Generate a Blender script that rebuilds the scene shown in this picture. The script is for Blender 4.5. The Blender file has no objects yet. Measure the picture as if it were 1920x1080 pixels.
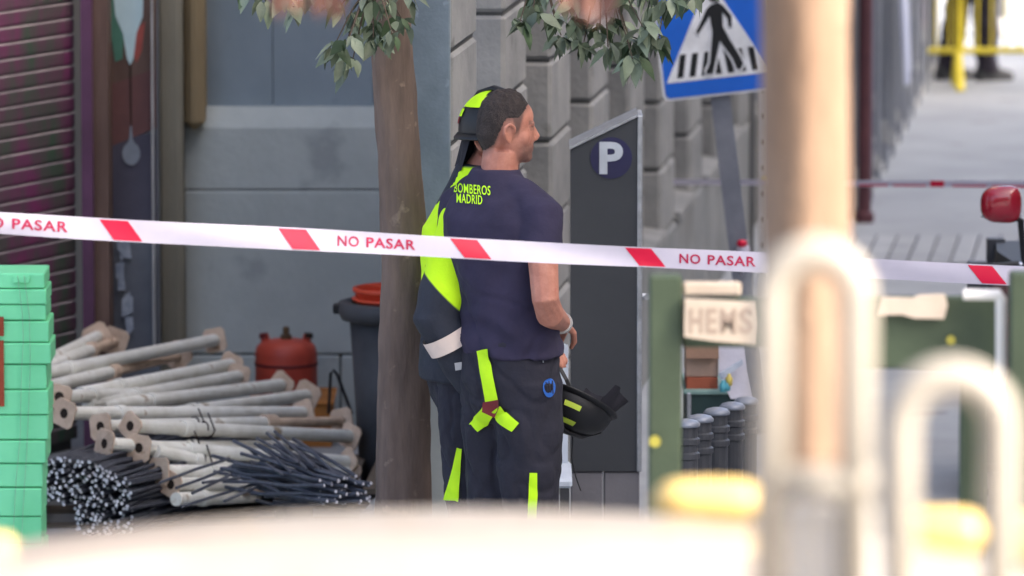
import bpy, bmesh, math, random
from mathutils import Vector, Matrix, noise
from mathutils.bvhtree import BVHTree
random.seed(7)
rnd = random.random
def ru(a, b): return a + (b - a) * random.random()
sc = bpy.context.scene
C = sc.collection

# ------------------------------------------------------------------ camera
F = 12000.0                       # focal length in pixels of the 1920 px photograph
H = 3.82
PITCH = math.atan(1510 / F)
cam = bpy.data.cameras.new('camera')
camo = bpy.data.objects.new('camera', cam); C.objects.link(camo)
camo.location = (0, 0, H)
camo.rotation_euler = (math.pi / 2 - PITCH, 0, 0)
cam.sensor_width = 36.0
cam.lens = 36.0 * F / 1920
cam.clip_start = 0.1; cam.clip_end = 800
cam.dof.use_dof = True
cam.dof.focus_distance = 19.3
cam.dof.aperture_fstop = 4.2
sc.camera = camo

# ------------------------------------------------------------------ world, sun, exposure
SUN_DIR = Vector((0.74, -0.28, 0.61)).normalized()      # towards the sun
w = bpy.data.worlds.new('World'); sc.world = w; w.use_nodes = True
nt = w.node_tree; bg = nt.nodes['Background']
sky = nt.nodes.new('ShaderNodeTexSky'); sky.sky_type = 'NISHITA'; sky.sun_disc = False
sky.sun_elevation = math.asin(SUN_DIR.z)
sky.sun_rotation = math.atan2(SUN_DIR.x, SUN_DIR.y)
sky.air_density = .6; sky.dust_density = 6.0; sky.ozone_density = .3
nt.links.new(sky.outputs[0], bg.inputs[0]); bg.inputs[1].default_value = 0.15
sun = bpy.data.lights.new('sun', 'SUN'); sun.energy = 2.0; sun.angle = math.radians(0.55)
sun.color = (1.0, 0.93, 0.84)
suno = bpy.data.objects.new('sun', sun); C.objects.link(suno)
suno.rotation_euler = (-SUN_DIR).to_track_quat('-Z', 'Y').to_euler(); suno.location = (8, 5, 12)
sc.view_settings.view_transform = 'Standard'; sc.view_settings.look = 'None'
sc.view_settings.gamma = 1.0; sc.view_settings.use_curve_mapping = False
sc.view_settings.exposure = 2.32
sc.cycles.use_denoising = True
sc.cycles.max_bounces = 6

# ------------------------------------------------------------------ helpers: places
CP, SP = math.cos(PITCH), math.sin(PITCH)
CAM = Vector((0, 0, H))
def ray(px, py):
    u = (px - 960) / F; v = (540 - py) / F
    return Vector((u, CP + v * SP, -SP + v * CP))
def P(px, py, Y):                 # the point at depth Y seen at a photo pixel
    d = ray(px, py); return CAM + d * (Y / d.y)
def gz(Y):                        # height of the gently sloping pavement
    if Y <= 20.5: return 0.2
    if Y >= 29: return 0.0
    return 0.2 * (29 - Y) / 8.5
def G(px, Y):                     # ground point at depth Y under a pixel column
    p = P(px, 500, Y); return Vector((p.x, Y, gz(Y)))

# ------------------------------------------------------------------ helpers: materials
def lin(c):
    return tuple(((x / 255) / 12.92 if x / 255 <= .04045 else ((x / 255 + .055) / 1.055) ** 2.4) for x in c)
def mat(name, c, c2=None, rough=.75, scale=6., bump=.15, bscale=90., metal=0., stretch=(1, 1, 1), detail=5., piece=0.0, spots=None, emit=0, coat=0):
    m = bpy.data.materials.new(name); m.use_nodes = True
    n = m.node_tree.nodes; l = m.node_tree.links
    b = n['Principled BSDF']; b.inputs['Roughness'].default_value = rough; b.inputs['Metallic'].default_value = metal
    b.inputs['Specular IOR Level'].default_value = .35
    if coat: b.inputs['Coat Weight'].default_value = coat; b.inputs['Coat Roughness'].default_value = .08
    a = lin(c); z = lin(c2) if c2 else tuple(x * .72 for x in a)
    g = n.new('ShaderNodeNewGeometry'); mp = n.new('ShaderNodeMapping'); mp.inputs['Scale'].default_value = stretch
    l.new(g.outputs['Position'], mp.inputs['Vector'])
    t = n.new('ShaderNodeTexNoise'); t.inputs['Scale'].default_value = scale; t.inputs['Detail'].default_value = detail
    t.inputs['Roughness'].default_value = .62
    l.new(mp.outputs[0], t.inputs['Vector'])
    r = n.new('ShaderNodeValToRGB'); r.color_ramp.elements[0].position = .35; r.color_ramp.elements[1].position = .66
    r.color_ramp.elements[0].color = (*z, 1); r.color_ramp.elements[1].color = (*a, 1)
    l.new(t.outputs[0], r.inputs[0])
    out = r.outputs[0]
    if spots:                      # blotches of dirt or wear with a shape of their own
        t3 = n.new('ShaderNodeTexNoise'); t3.inputs['Scale'].default_value = spots[1]; t3.inputs['Detail'].default_value = 6
        l.new(g.outputs['Position'], t3.inputs['Vector'])
        r3 = n.new('ShaderNodeValToRGB'); r3.color_ramp.elements[0].position = spots[2]; r3.color_ramp.elements[1].position = spots[2] + .07
        l.new(t3.outputs[0], r3.inputs[0])
        mx = n.new('ShaderNodeMix'); mx.data_type = 'RGBA'; mx.inputs[7].default_value = (*lin(spots[0]), 1)
        l.new(r3.outputs[0], mx.inputs[0]); l.new(out, mx.inputs[6]); out = mx.outputs[2]
    if piece:                      # each piece a little lighter or darker
        oi = n.new('ShaderNodeObjectInfo'); mr = n.new('ShaderNodeMapRange')
        mr.inputs[3].default_value = 1 - piece; mr.inputs[4].default_value = 1 + piece
        l.new(oi.outputs['Random'], mr.inputs[0])
        hs = n.new('ShaderNodeHueSaturation'); l.new(mr.outputs[0], hs.inputs['Value']); l.new(out, hs.inputs['Color']); out = hs.outputs[0]
    l.new(out, b.inputs['Base Color'])
    if bump:
        t2 = n.new('ShaderNodeTexNoise'); t2.inputs['Scale'].default_value = bscale; t2.inputs['Detail'].default_value = 4
        l.new(mp.outputs[0], t2.inputs['Vector'])
        bp = n.new('ShaderNodeBump'); bp.inputs['Strength'].default_value = bump; bp.inputs['Distance'].default_value = .01
        l.new(t2.outputs[0], bp.inputs['Height']); l.new(bp.outputs[0], b.inputs['Normal'])
    return m
def zoned(name, c_hi, c_lo, attr='zone', rough=.8, bump=.2, width=.02):   # two cloth colours split along a sewn edge
    m = mat(name, c_lo, rough=rough, bump=bump, bscale=120, scale=10)
    n = m.node_tree.nodes; l = m.node_tree.links; b = n['Principled BSDF']
    at = n.new('ShaderNodeAttribute'); at.attribute_name = attr
    r = n.new('ShaderNodeValToRGB'); r.color_ramp.elements[0].position = .5 - width; r.color_ramp.elements[1].position = .5 + width
    l.new(at.outputs['Fac'], r.inputs[0])
    mx = n.new('ShaderNodeMix'); mx.data_type = 'RGBA'; mx.inputs[7].default_value = (*lin(c_hi), 1)
    src = b.inputs['Base Color'].links[0].from_socket
    l.new(r.outputs[0], mx.inputs[0]); l.new(src, mx.inputs[6]); l.new(mx.outputs[2], b.inputs['Base Color'])
    return m

M = {}
M['ground'] = mat('pale_paving', (162, 165, 166), (144, 147, 149), rough=.8, scale=1.2, bump=.12, bscale=40, spots=((134, 134, 134), 2.2, .64))
M['slab'] = mat('narrow_slab', (168, 170, 170), (148, 150, 152), rough=.8, scale=3, piece=.05)
M['joint'] = mat('dark_joint', (70, 72, 74), rough=.9)
M['stone'] = mat('cut_stone', (142, 142, 139), (118, 119, 118), rough=.85, scale=3.5, bump=.4, bscale=45, piece=.07, spots=((104, 104, 101), 5, .64))
M['stone_dark'] = mat('stone_backing', (110, 110, 108), rough=.9, scale=3)
M['mortar'] = mat('joint_mortar', (72, 73, 72), rough=.95)
M['plinth'] = mat('plinth_render', (136, 137, 135), (116, 118, 117), rough=.85, scale=2.2, bump=.3, bscale=40, spots=((118, 118, 116), 3, .62))
M['basestone'] = mat('blue_grey_stone', (182, 189, 186), (166, 173, 171), rough=.8, scale=2.4, bump=.22, bscale=35, spots=((154, 160, 160), 3.4, .63), piece=.03)
M['bluepanel'] = mat('blue_grey_painted_panel', (138, 151, 160), (120, 133, 141), rough=.55, scale=1.6, bump=.1, stretch=(1, 1, .5), spots=((118, 128, 134), 2.6, .6))
M['bluepale'] = mat('pale_blue_paint', (116, 130, 139), (96, 109, 118), rough=.6, scale=5, bump=.15, spots=((142, 156, 167), 9, .62))
M['olive'] = mat('olive_grey_render', (138, 134, 120), (120, 117, 104), rough=.9, scale=2.5, stretch=(1, 1, .3), bump=.3)
M['tan'] = mat('ochre_render', (156, 138, 104), (136, 120, 92), rough=.9, scale=3, stretch=(1, 1, .3), bump=.3)
M['purple'] = mat('purple_painted_jamb', (98, 62, 92), (82, 52, 76), rough=.6, scale=4)
M['brownwood'] = mat('brown_wood_jamb', (112, 90, 80), (92, 72, 64), rough=.7, scale=5, stretch=(3, 3, .4))
M['maroon'] = mat('maroon_panel', (112, 76, 72), (96, 66, 66), rough=.7, scale=4)
M['darkviolet'] = mat('dark_violet_panel', (84, 82, 96), (72, 70, 84), rough=.6, scale=3)
M['greypanel'] = mat('grey_panel', (112, 117, 124), (96, 100, 108), rough=.7, scale=3)
M['palepaint'] = mat('pale_spray_paint', (190, 214, 218), (170, 198, 204), rough=.7, scale=6)
M['greenpaint'] = mat('green_spray_paint', (82, 130, 112), (66, 108, 92), rough=.7, scale=6)
M['redpaint'] = mat('red_spray_paint', (166, 84, 74), (140, 70, 64), rough=.7, scale=6)
M['greypaint'] = mat('grey_spray_paint', (142, 150, 160), rough=.7)
M['trimwhite'] = mat('pale_metal_trim', (182, 182, 180), rough=.5)
M['paperwhite'] = mat('torn_paper', (176, 184, 194), (130, 142, 160), rough=.9, scale=16)
M['glass'] = mat('dark_window_glass', (44, 50, 54), rough=.12, bump=0)
M['upper'] = mat('rendered_upper_wall', (160, 152, 140), (145, 138, 128), rough=.9, scale=.8)
M['meter'] = mat('charcoal_meter_paint', (64, 67, 71), (58, 61, 65), rough=.45, scale=3, bump=.03)
M['meterbase'] = mat('grey_meter_base', (116, 115, 119), (106, 105, 109), rough=.6, scale=4, bump=.1)
M['silver'] = mat('brushed_aluminium', (186, 190, 195), rough=.38, metal=.7, scale=30, bump=.04)
M['navyblue'] = mat('navy_disc', (46, 46, 82), rough=.5, bump=0)
M['pgrey'] = mat('pale_letter', (200, 208, 216), rough=.5, bump=0)
M['trafficblue'] = mat('traffic_blue', (26, 100, 204), (24, 94, 194), rough=.35, bump=0)
M['signwhite'] = mat('reflective_white', (232, 235, 238), rough=.4, bump=0)
M['signblack'] = mat('sign_black', (26, 28, 30), rough=.5, bump=0)
M['zinc'] = mat('galvanised_steel', (128, 132, 140), (112, 116, 126), rough=.5, metal=.25, scale=9, bump=.06)
M['bark'] = mat('grey_brown_bark', (118, 101, 90), (84, 72, 65), rough=.95, scale=9, stretch=(1, 1, .22), bump=.9, bscale=26, spots=((132, 115, 101), 15, .635))
M['bark_pale'] = mat('pale_orange_bark', (136, 114, 95), (116, 95, 78), rough=.95, scale=7, stretch=(1, 1, .4), bump=.7, bscale=22, spots=((90, 72, 60), 9, .66))
M['leaf'] = mat('green_leaf', (118, 130, 108), (92, 104, 84), rough=.5, scale=14, bump=.1, piece=.32)
M['leafdark'] = mat('dark_green_leaf', (66, 84, 58), (52, 68, 46), rough=.5, scale=14, bump=.1, piece=.3)
M['leafbrown'] = mat('dry_brown_leaf', (104, 72, 62), (88, 58, 50), rough=.7, scale=14, bump=.1, piece=.2)
M['twig'] = mat('twig_bark', (92, 80, 68), rough=.9)
M['skin'] = mat('skin', (180, 126, 106), (162, 108, 90), rough=.6, scale=26, bump=.18, bscale=150, spots=((170, 104, 90), 34, .66))
M['hair'] = mat('dark_short_hair', (60, 52, 49), (40, 35, 33), rough=.75, scale=60, bump=.8, bscale=320, stretch=(1, 1, .5))
M['navycloth'] = mat('navy_cotton', (50, 46, 67), (42, 39, 58), rough=.95, scale=7, bump=.4, bscale=24)
M['firecloth'] = mat('dark_firefighting_cloth', (40, 40, 50), (32, 32, 41), rough=.85, scale=9, bump=.55, bscale=30)
M['hivis'] = mat('fluorescent_yellow', (196, 244, 24), (182, 234, 18), rough=.7, bump=.1, scale=20)
M['hivisdim'] = mat('fluorescent_tape', (200, 222, 84), (186, 210, 70), rough=.6, bump=.1, scale=20)
M['redbrown'] = mat('red_brown_leather', (136, 48, 52), (110, 40, 44), rough=.7)
M['bluepatch'] = mat('blue_badge', (46, 104, 190), rough=.7, bump=0)
M['reflect'] = mat('beige_reflective_band', (222, 204, 190), (205, 188, 174), rough=.5)
M['black'] = mat('black_plastic', (30, 31, 34), (24, 25, 27), rough=.5, scale=10, bump=.05)
M['blackcloth'] = mat('black_flap_cloth', (38, 38, 46), rough=.9, scale=12)
M['boot'] = mat('black_boot_leather', (38, 38, 42), rough=.5, scale=12)
M['shoe'] = mat('grey_shoe_leather', (66, 68, 72), rough=.5, scale=12)
M['darktrouser'] = mat('black_uniform_cloth', (44, 40, 52), (36, 33, 43), rough=.9, scale=9)
M['tapewhite'] = mat('white_tape_film', (198, 194, 206), (188, 184, 198), rough=.35, scale=4, bump=.1, bscale=12)
M['tapered'] = mat('red_tape_print', (208, 18, 62), (198, 16, 56), rough=.4, bump=0)
M['tapetext'] = mat('red_tape_lettering', (188, 30, 78), rough=.4, bump=0)
M['propwhite'] = mat('chalky_prop_paint', (238, 238, 230), (218, 216, 204), rough=.7, scale=11, bump=.2, spots=((168, 150, 124), 11, .64), piece=.06)
M['plate'] = mat('dusty_steel_plate', (222, 198, 174), (198, 172, 148), rough=.9, scale=16, bump=.3, spots=((160, 128, 104), 18, .66), piece=.08)
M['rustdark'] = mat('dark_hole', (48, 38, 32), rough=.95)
M['rebar'] = mat('blue_grey_rebar', (92, 97, 108), (70, 74, 84), rough=.5, metal=.3, scale=30, bump=.3, bscale=300)
M['rebarend'] = mat('cut_steel_end', (240, 240, 248), rough=.6, metal=0., bump=0)
M['crate'] = mat('green_plastic', (126, 224, 168), (114, 214, 156), rough=.45, scale=4, bump=.04)
M['strap'] = mat('clear_strap', (150, 206, 170), rough=.35)
M['rustred'] = mat('red_brown_label', (150, 70, 46), rough=.8)
M['gas'] = mat('orange_red_bottle_paint', (190, 78, 60), (168, 66, 52), rough=.45, scale=7, bump=.06, spots=((150, 62, 48), 12, .66))
M['brass'] = mat('dull_brass', (110, 92, 70), rough=.5, metal=.6)
M['darkred'] = mat('dark_red_band', (104, 34, 34), rough=.6)
M['crateorange'] = mat('orange_brown_plywood', (182, 120, 60), (160, 102, 48), rough=.8, scale=8)
M['binplastic'] = mat('dark_grey_bin_plastic', (74, 76, 80), (62, 64, 68), rough=.6, scale=6, bump=.1)
M['bucket'] = mat('orange_red_bucket', (220, 84, 56), (204, 74, 48), rough=.5, bump=.03)
M['bollard'] = mat('dark_grey_bollard_paint', (66, 68, 72), (56, 58, 62), rough=.42, scale=9, bump=.08)
M['bollardcap'] = mat('worn_bollard_cap', (140, 146, 156), (118, 124, 134), rough=.35, metal=.2, bump=.05)
M['darkgreen'] = mat('dark_green_plastic', (42, 66, 64), (36, 56, 56), rough=.5, bump=.05)
M['greenrim'] = mat('pale_green_rim', (128, 158, 150), rough=.5)
M['card'] = mat('brown_cardboard', (178, 152, 134), (158, 132, 114), rough=.9, scale=6)
M['carddark'] = mat('dark_cardboard_flap', (130, 104, 86), rough=.9)
M['brickred'] = mat('brick_red_box', (166, 92, 68), rough=.85)
M['sheetpale'] = mat('pale_sheet', (198, 196, 204), (180, 178, 188), rough=.7, scale=5)
M['teal'] = mat('teal_plastic', (90, 170, 184), rough=.4, bump=0)
M['yellowpl'] = mat('yellow_plastic', (204, 186, 96), rough=.4, bump=0)
M['framegreen'] = mat('olive_green_paint', (66, 79, 60), (56, 68, 51), rough=.55, scale=5, bump=.1, spots=((96, 98, 74), 8, .68))
M['creamboard'] = mat('cream_board', (194, 180, 162), (182, 168, 150), rough=.8, scale=8)
M['creamletter'] = mat('faded_letter', (170, 152, 136), rough=.8, bump=0)
M['whitepaint'] = mat('white_paint', (226, 224, 218), (210, 208, 202), rough=.5, scale=5)
M['brownpole'] = mat('red_brown_pole', (96, 58, 62), (80, 48, 54), rough=.6, scale=6)
M['farmetal'] = mat('grey_shopfront_metal', (140, 144, 150), (122, 126, 134), rough=.45, metal=.2, scale=2.5)
M['farviolet'] = mat('violet_grey_door', (104, 98, 116), (88, 84, 102), rough=.6, scale=3)
M['banner'] = mat('pale_blue_white_board', (206, 210, 226), (184, 190, 210), rough=.6, scale=3)
M['posterg'] = mat('green_poster', (128, 158, 104), (100, 128, 84), rough=.8, scale=9)
M['pinkposter'] = mat('pink_poster', (190, 150, 160), rough=.8, scale=12)
M['sticker'] = mat('yellow_sticker', (176, 168, 70), rough=.6)
M['yellow'] = mat('yellow_barrier_paint', (226, 208, 60), (212, 192, 50), rough=.4, bump=.03)
M['scooterred'] = mat('glossy_red_paint', (150, 12, 36), (142, 10, 32), rough=.25, bump=0, coat=.8)
M['chrome'] = mat('chrome', (214, 214, 218), rough=.12, metal=1., bump=0)
M['tyre'] = mat('tyre_rubber', (34, 34, 36), rough=.9, bump=.2)
M['vanwhite'] = mat('white_vehicle_paint', (160, 153, 146), (154, 147, 140), rough=.3, bump=0, coat=.5)
M['amber'] = mat('amber_lens', (190, 166, 104), (182, 156, 92), rough=.35, bump=0)
M['hoopwhite'] = mat('weathered_cream_tube_paint', (152, 147, 137), (142, 137, 127), rough=.45, bump=.03)
M['pallet'] = mat('grey_pallet_wood', (120, 108, 94), rough=.9, scale=6, stretch=(1, 6, 6))
M['palechair'] = mat('pale_blue_chair_plastic', (196, 206, 218), (184, 194, 206), rough=.5)
M['fargrey'] = mat('grey_painted_steel', (170, 168, 166), rough=.5)
n_ = M['skin'].node_tree.nodes; l_ = M['skin'].node_tree.links; b_ = n_['Principled BSDF']
a_ = n_.new('ShaderNodeAttribute'); a_.attribute_name = 'dark'; x_ = n_.new('ShaderNodeMix'); x_.data_type = 'RGBA'
x_.inputs[7].default_value = (*lin((70, 60, 57)), 1); l_.new(b_.inputs['Base Color'].links[0].from_socket, x_.inputs[6]); l_.new(a_.outputs['Fac'], x_.inputs[0]); l_.new(x_.outputs[2], b_.inputs['Base Color'])
b_.inputs['Subsurface Weight'].default_value = .08; b_.inputs['Subsurface Radius'].default_value = (.01, .004, .003)
# rolling shutter: purple and green sprayed over grey slats
m = mat('sprayed_shutter_slat', (108, 52, 88), (56, 80, 62), rough=.5, metal=.05, scale=2.3, bump=.04, stretch=(2.2, 2.2, .8), detail=3, spots=((120, 44, 92), 1.9, .62))
M['slat'] = m
M['slatedge'] = mat('worn_skylit_slat_edge', (168, 158, 158), (132, 122, 126), rough=.5, scale=5)  # paler upper facet: skylight caught by the lip painted in, with some wear

# ------------------------------------------------------------------ helpers: meshes
MATRIX = {}
class MB:
    def __init__(s): s.v = []; s.f = []; s.mi = []
    def add(s, vs, fs, mi=0):
        o = len(s.v); s.v += [Vector(p) for p in vs]; s.f += [tuple(i + o for i in f) for f in fs]; s.mi += [mi] * len(fs)
        return s
    def box(s, a, b, mi=0):
        (x0, y0, z0), (x1, y1, z1) = a, b
        return s.add([(x0,y0,z0),(x1,y0,z0),(x1,y1,z0),(x0,y1,z0),(x0,y0,z1),(x1,y0,z1),(x1,y1,z1),(x0,y1,z1)],
                     [(0,3,2,1),(4,5,6,7),(0,1,5,4),(1,2,6,5),(2,3,7,6),(3,0,4,7)], mi)
    def cbox(s, a, b, c=.01, mi=0):          # box with chamfered edges
        bm = bmesh.new(); t = MB().box(a, b)
        vs = [bm.verts.new(p) for p in t.v]
        for f in t.f: bm.faces.new([vs[i] for i in f])
        bmesh.ops.bevel(bm, geom=bm.edges[:], offset=c, segments=1, affect='EDGES', profile=.5)
        bm.verts.index_update()
        s.add([v.co.copy() for v in bm.verts], [tuple(v.index for v in f.verts) for f in bm.faces], mi); bm.free(); return s
    def rings(s, rs, cap=True, mi=0, closed=True):
        n = len(rs[0]); o = len(s.v)
        for r in rs: s.v += [Vector(p) for p in r]
        for k in range(len(rs) - 1):
            for i in range(n if closed else n - 1):
                j = (i + 1) % n
                s.f.append((o + k*n + i, o + k*n + j, o + (k+1)*n + j, o + (k+1)*n + i)); s.mi.append(mi)
        if cap:
            s.f.append(tuple(o + i for i in reversed(range(n)))); s.mi.append(mi)
            s.f.append(tuple(o + (len(rs)-1)*n + i for i in range(n))); s.mi.append(mi)
        return s
    def tube(s, path, r, n=10, cap=True, mi=0, mi_cap=None):
        path = [Vector(p) for p in path]; R = r if isinstance(r, (list, tuple)) else [r] * len(path)
        rs = []; up = None
        for i, p in enumerate(path):
            d = (path[min(i+1, len(path)-1)] - path[max(i-1, 0)]).normalized()
            if up is None:
                up = Vector((0, 0, 1)) if abs(d.z) < .9 else Vector((1, 0, 0))
            a = d.cross(up).normalized(); b = a.cross(d).normalized(); up = b
            ra, rb = R[i] if isinstance(R[i], (list, tuple)) else (R[i], R[i])
            rs.append([p + a * (math.cos(2*math.pi*k/n) * ra) + b * (math.sin(2*math.pi*k/n) * rb) for k in range(n)])
        s.rings(rs, cap, mi)
        if cap and mi_cap is not None: s.mi[-1] = mi_cap; s.mi[-2] = mi_cap
        return s
    def lathe(s, prof, n=20, c=(0, 0, 0), mi=0):
        return s.rings([[(c[0] + r*math.cos(2*math.pi*k/n), c[1] + r*math.sin(2*math.pi*k/n), c[2] + z) for k in range(n)] for r, z in prof], True, mi)
    def ell(s, c, r, n=14, m=10, rot=None, mi=0):
        rs = []
        for j in range(1, m):
            t = math.pi * j / m - math.pi / 2
            rs.append([Vector((r[0]*math.cos(t)*math.cos(2*math.pi*k/n), r[1]*math.cos(t)*math.sin(2*math.pi*k/n), r[2]*math.sin(t))) for k in range(n)])
        if rot: rs = [[rot @ p for p in q] for q in rs]
        return s.rings([[p + Vector(c) for p in q] for q in rs], True, mi)
    def prism(s, poly, dvec, mi=0):          # polygon pushed along a vector
        n = len(poly); d = Vector(dvec); a = [Vector(p) for p in poly]
        s.add(a + [p + d for p in a], [tuple(reversed(range(n))), tuple(range(n, 2*n))] + [(i, (i+1) % n, (i+1) % n + n, i + n) for i in range(n)], mi)
        return s
    def xf(s, mtx): s.v = [mtx @ p for p in s.v]; return s
    def join(s, o): return s.add(o.v, o.f)
def mesh_obj(name, me, mats, parent=None, smooth=False):
    for m_ in (mats if isinstance(mats, (list, tuple)) else [mats]): me.materials.append(M[m_] if isinstance(m_, str) else m_)
    if smooth:
        for p in me.polygons: p.use_smooth = True
    o = bpy.data.objects.new(name, me); C.objects.link(o)
    if parent is not None: o.parent = parent; MATRIX[o.name] = MATRIX.get(parent.name, Matrix())
    return o
def build(mb, name, mats, parent=None, world=False, base=None, smooth=False, fix=True):
    vs = mb.v
    if parent is not None and world:
        inv = MATRIX.get(parent.name, Matrix()).inverted(); vs = [inv @ p for p in vs]
    if base is not None:
        b = Vector(base); vs = [p - b for p in vs]
    me = bpy.data.meshes.new(name); me.from_pydata([tuple(p) for p in vs], [], mb.f)
    if any(mb.mi): me.polygons.foreach_set('material_index', mb.mi)
    if fix:
        bm = bmesh.new(); bm.from_mesh(me); bmesh.ops.recalc_face_normals(bm, faces=bm.faces[:]); bm.to_mesh(me); bm.free()
    me.update()
    o = mesh_obj(name, me, mats, parent, smooth)
    if base is not None: o.location = base; MATRIX[o.name] = Matrix.Translation(b)
    return o
def tag(o, label, cat=None, group=None, kind=None):
    if label: o['label'] = label
    if cat: o['category'] = cat
    if group: o['group'] = group
    if kind: o['kind'] = kind
    return o
def thing(name, label, cat, loc=(0, 0, 0), rotz=0, group=None):
    o = bpy.data.objects.new(name, None); C.objects.link(o); o.empty_display_size = .1
    o.location = loc; o.rotation_euler = (0, 0, rotz)
    MATRIX[o.name] = Matrix.Translation(Vector(loc)) @ Matrix.Rotation(rotz, 4, 'Z')
    return tag(o, label, cat, group)
def copy_part(src, parent, mtx=None, data=None):
    o = src.copy(); C.objects.link(o); o.parent = parent
    if mtx is not None: o.matrix_local = mtx
    return o
def remesh(mb, voxel, it=3):
    me = bpy.data.meshes.new('tmp'); me.from_pydata([tuple(p) for p in mb.v], [], mb.f)
    bm = bmesh.new(); bm.from_mesh(me); bmesh.ops.recalc_face_normals(bm, faces=bm.faces[:]); bm.to_mesh(me); bm.free()
    o = bpy.data.objects.new('tmp', me); C.objects.link(o)
    r = o.modifiers.new('r', 'REMESH'); r.mode = 'VOXEL'; r.voxel_size = voxel
    s_ = o.modifiers.new('s', 'SMOOTH'); s_.factor = .5; s_.iterations = it
    dg = bpy.context.evaluated_depsgraph_get(); dg.update()
    out = bpy.data.meshes.new_from_object(o.evaluated_get(dg))
    bpy.data.objects.remove(o); bpy.data.meshes.remove(me)
    return out
def wrinkle(me, fn):
    me.update(); ns = [v.normal.copy() for v in me.vertices]
    for v, n_ in zip(me.vertices, ns): v.co += n_ * fn(v.co)
    me.update()
def text_poly(body, bold=0.0, shear=0.0, space=1.0):
    cu = bpy.data.curves.new('t', 'FONT'); cu.body = body; cu.size = 1; cu.offset = bold; cu.shear = shear; cu.space_character = space
    cu.resolution_u = 4
    o = bpy.data.objects.new('t', cu); C.objects.link(o)
    dg = bpy.context.evaluated_depsgraph_get(); dg.update()
    me = bpy.data.meshes.new_from_object(o.evaluated_get(dg))
    vs = [(v.co.x, v.co.y) for v in me.vertices]; fs = [tuple(p.vertices) for p in me.polygons]
    bpy.data.objects.remove(o); bpy.data.curves.remove(cu); bpy.data.meshes.remove(me)
    x0 = min(v[0] for v in vs); x1 = max(v[0] for v in vs); y0 = min(v[1] for v in vs); y1 = max(v[1] for v in vs)
    return [((a - x0) / (x1 - x0), (b - y0) / (y1 - y0)) for a, b in vs], fs
def mapped_text(body, fn, name, matn, parent, bold=.02, shear=0, world=True, space=1.0):
    vs, fs = text_poly(body, bold, shear, space); mb = MB().add([fn(u, v) for u, v in vs], fs)
    return build(mb, name, matn, parent, world=world, fix=False)
def circle(c, r, ax, ay, n=24, r2=None):
    return [Vector(c) + Vector(ax) * (r*math.cos(2*math.pi*k/n)) + Vector(ay) * ((r2 or r)*math.sin(2*math.pi*k/n)) for k in range(n)]
XA, YA, ZA = Vector((1, 0, 0)), Vector((0, 1, 0)), Vector((0, 0, 1))

# ================================================================== THE SETTING
# ground: one sheet, falling gently along the side street
ys = [-60, 0, 12, 20.5, 23, 26, 29, 31.0, 33, 38, 44, 60, 120, 300]
xs = [-150, -40, -10, -3, 0, 3, 10, 40, 150]
mb = MB()
mb.add([(x, y, gz(y)) for y in ys for x in xs], [(j*len(xs)+i, j*len(xs)+i+1, (j+1)*len(xs)+i+1, (j+1)*len(xs)+i) for j in range(len(ys)-1) for i in range(len(xs)-1)])
ground = build(mb, 'ground', 'ground'); tag(ground, None, kind='structure')
# a strip of long narrow slabs across the side street, dark joints between them
DIRX = 0.11167
SA = math.atan(DIRX)
mb = MB(); o_ = Vector((1.42, 31.25, .0))
def along(s, t, z): return o_ + Vector((math.cos(SA)*t + math.sin(SA)*s, -math.sin(SA)*t*.0 + math.cos(SA)*s, z))
mb.add([along(-.02, -.02, .004), along(-.02, 1.72, .004), along(1.24, 1.72, .004), along(1.24, -.02, .004)], [(0, 1, 2, 3)])
build(mb, 'joint_bed', 'joint', ground)
sl = None
for k in range(16):
    t0 = k * .106
    if sl is None:
        b_ = MB().cbox((0, 0, 0), (.094, 1.2, .012), .003); sl = build(b_, 'paving_slab', 'slab', ground); o = sl
    else:
        o = copy_part(sl, ground)
    p = along(0, t0, .003); o.location = p; o.rotation_euler = (0, 0, -SA)

# ---------- rusticated building along the side street (right of the tree)
CO = 2.4287
B0 = Vector((DIRX * 20.1 - CO, 20.1, 0))
bB = thing('rusticated_building', 'grey stone building with rusticated piers receding along the side street', 'building', B0, -SA)
CH = .293; PZ = .575; PIT = 1.49 * 1.0062; PL = .67
blk = MB().cbox((-.19, 0, 0), (0, PL, CH - .008), .014)
first = None
for k in range(10):
    y0 = k * PIT - .04
    nz = 10 if k < 9 else 8
    for c in range(nz):
        if first is None:
            o = first = build(blk, 'stone_block', 'stone', bB)
        else:
            o = copy_part(first, bB)
        o.location = (ru(-.003, .003), y0, PZ + c * CH + .004)
    mc = MB().box((-.18, y0 + .012, PZ), (-.012, y0 + PL - .012, PZ + nz * CH)); build(mc, 'joint_mortar', 'mortar', bB)
# plinth in long stones, with projecting sills between the piers
for k in range(10):
    y0 = k * PIT - .04
    build(MB().cbox((-.3, y0 + .004, -.15), (.012, y0 + PL + .2, PZ - .004), .012), 'plinth_stone', 'plinth', bB)
    build(MB().cbox((-.3, y0 + PL + .208, -.15), (.012, y0 + PIT - .004, PZ - .004), .012), 'plinth_stone', 'plinth', bB)
    # the sill slopes outwards
    s_ = MB().prism([(-.19, y0 + PL + .01, PZ), (.03, y0 + PL + .01, PZ), (.03, y0 + PL + .01, PZ + .035), (-.19, y0 + PL + .01, PZ + .07)], (0, PIT - PL - .02, 0))
    build(s_, 'window_sill', 'stone', bB)
    if k > 0:
        f_ = build(MB().box((-.23, y0 + PL + .02, PZ + .05), (-.195, y0 + PIT - .02, PZ + 9.6 * CH)), 'window_frame', 'stone_dark', bB)
        for q in range(2):
            a_ = y0 + PL + .08 + q * .36
            build(MB().box((-.2, a_, PZ + .15), (-.185, a_ + .3, PZ + 9 * CH)), 'window_pane', 'glass', f_)
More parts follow.
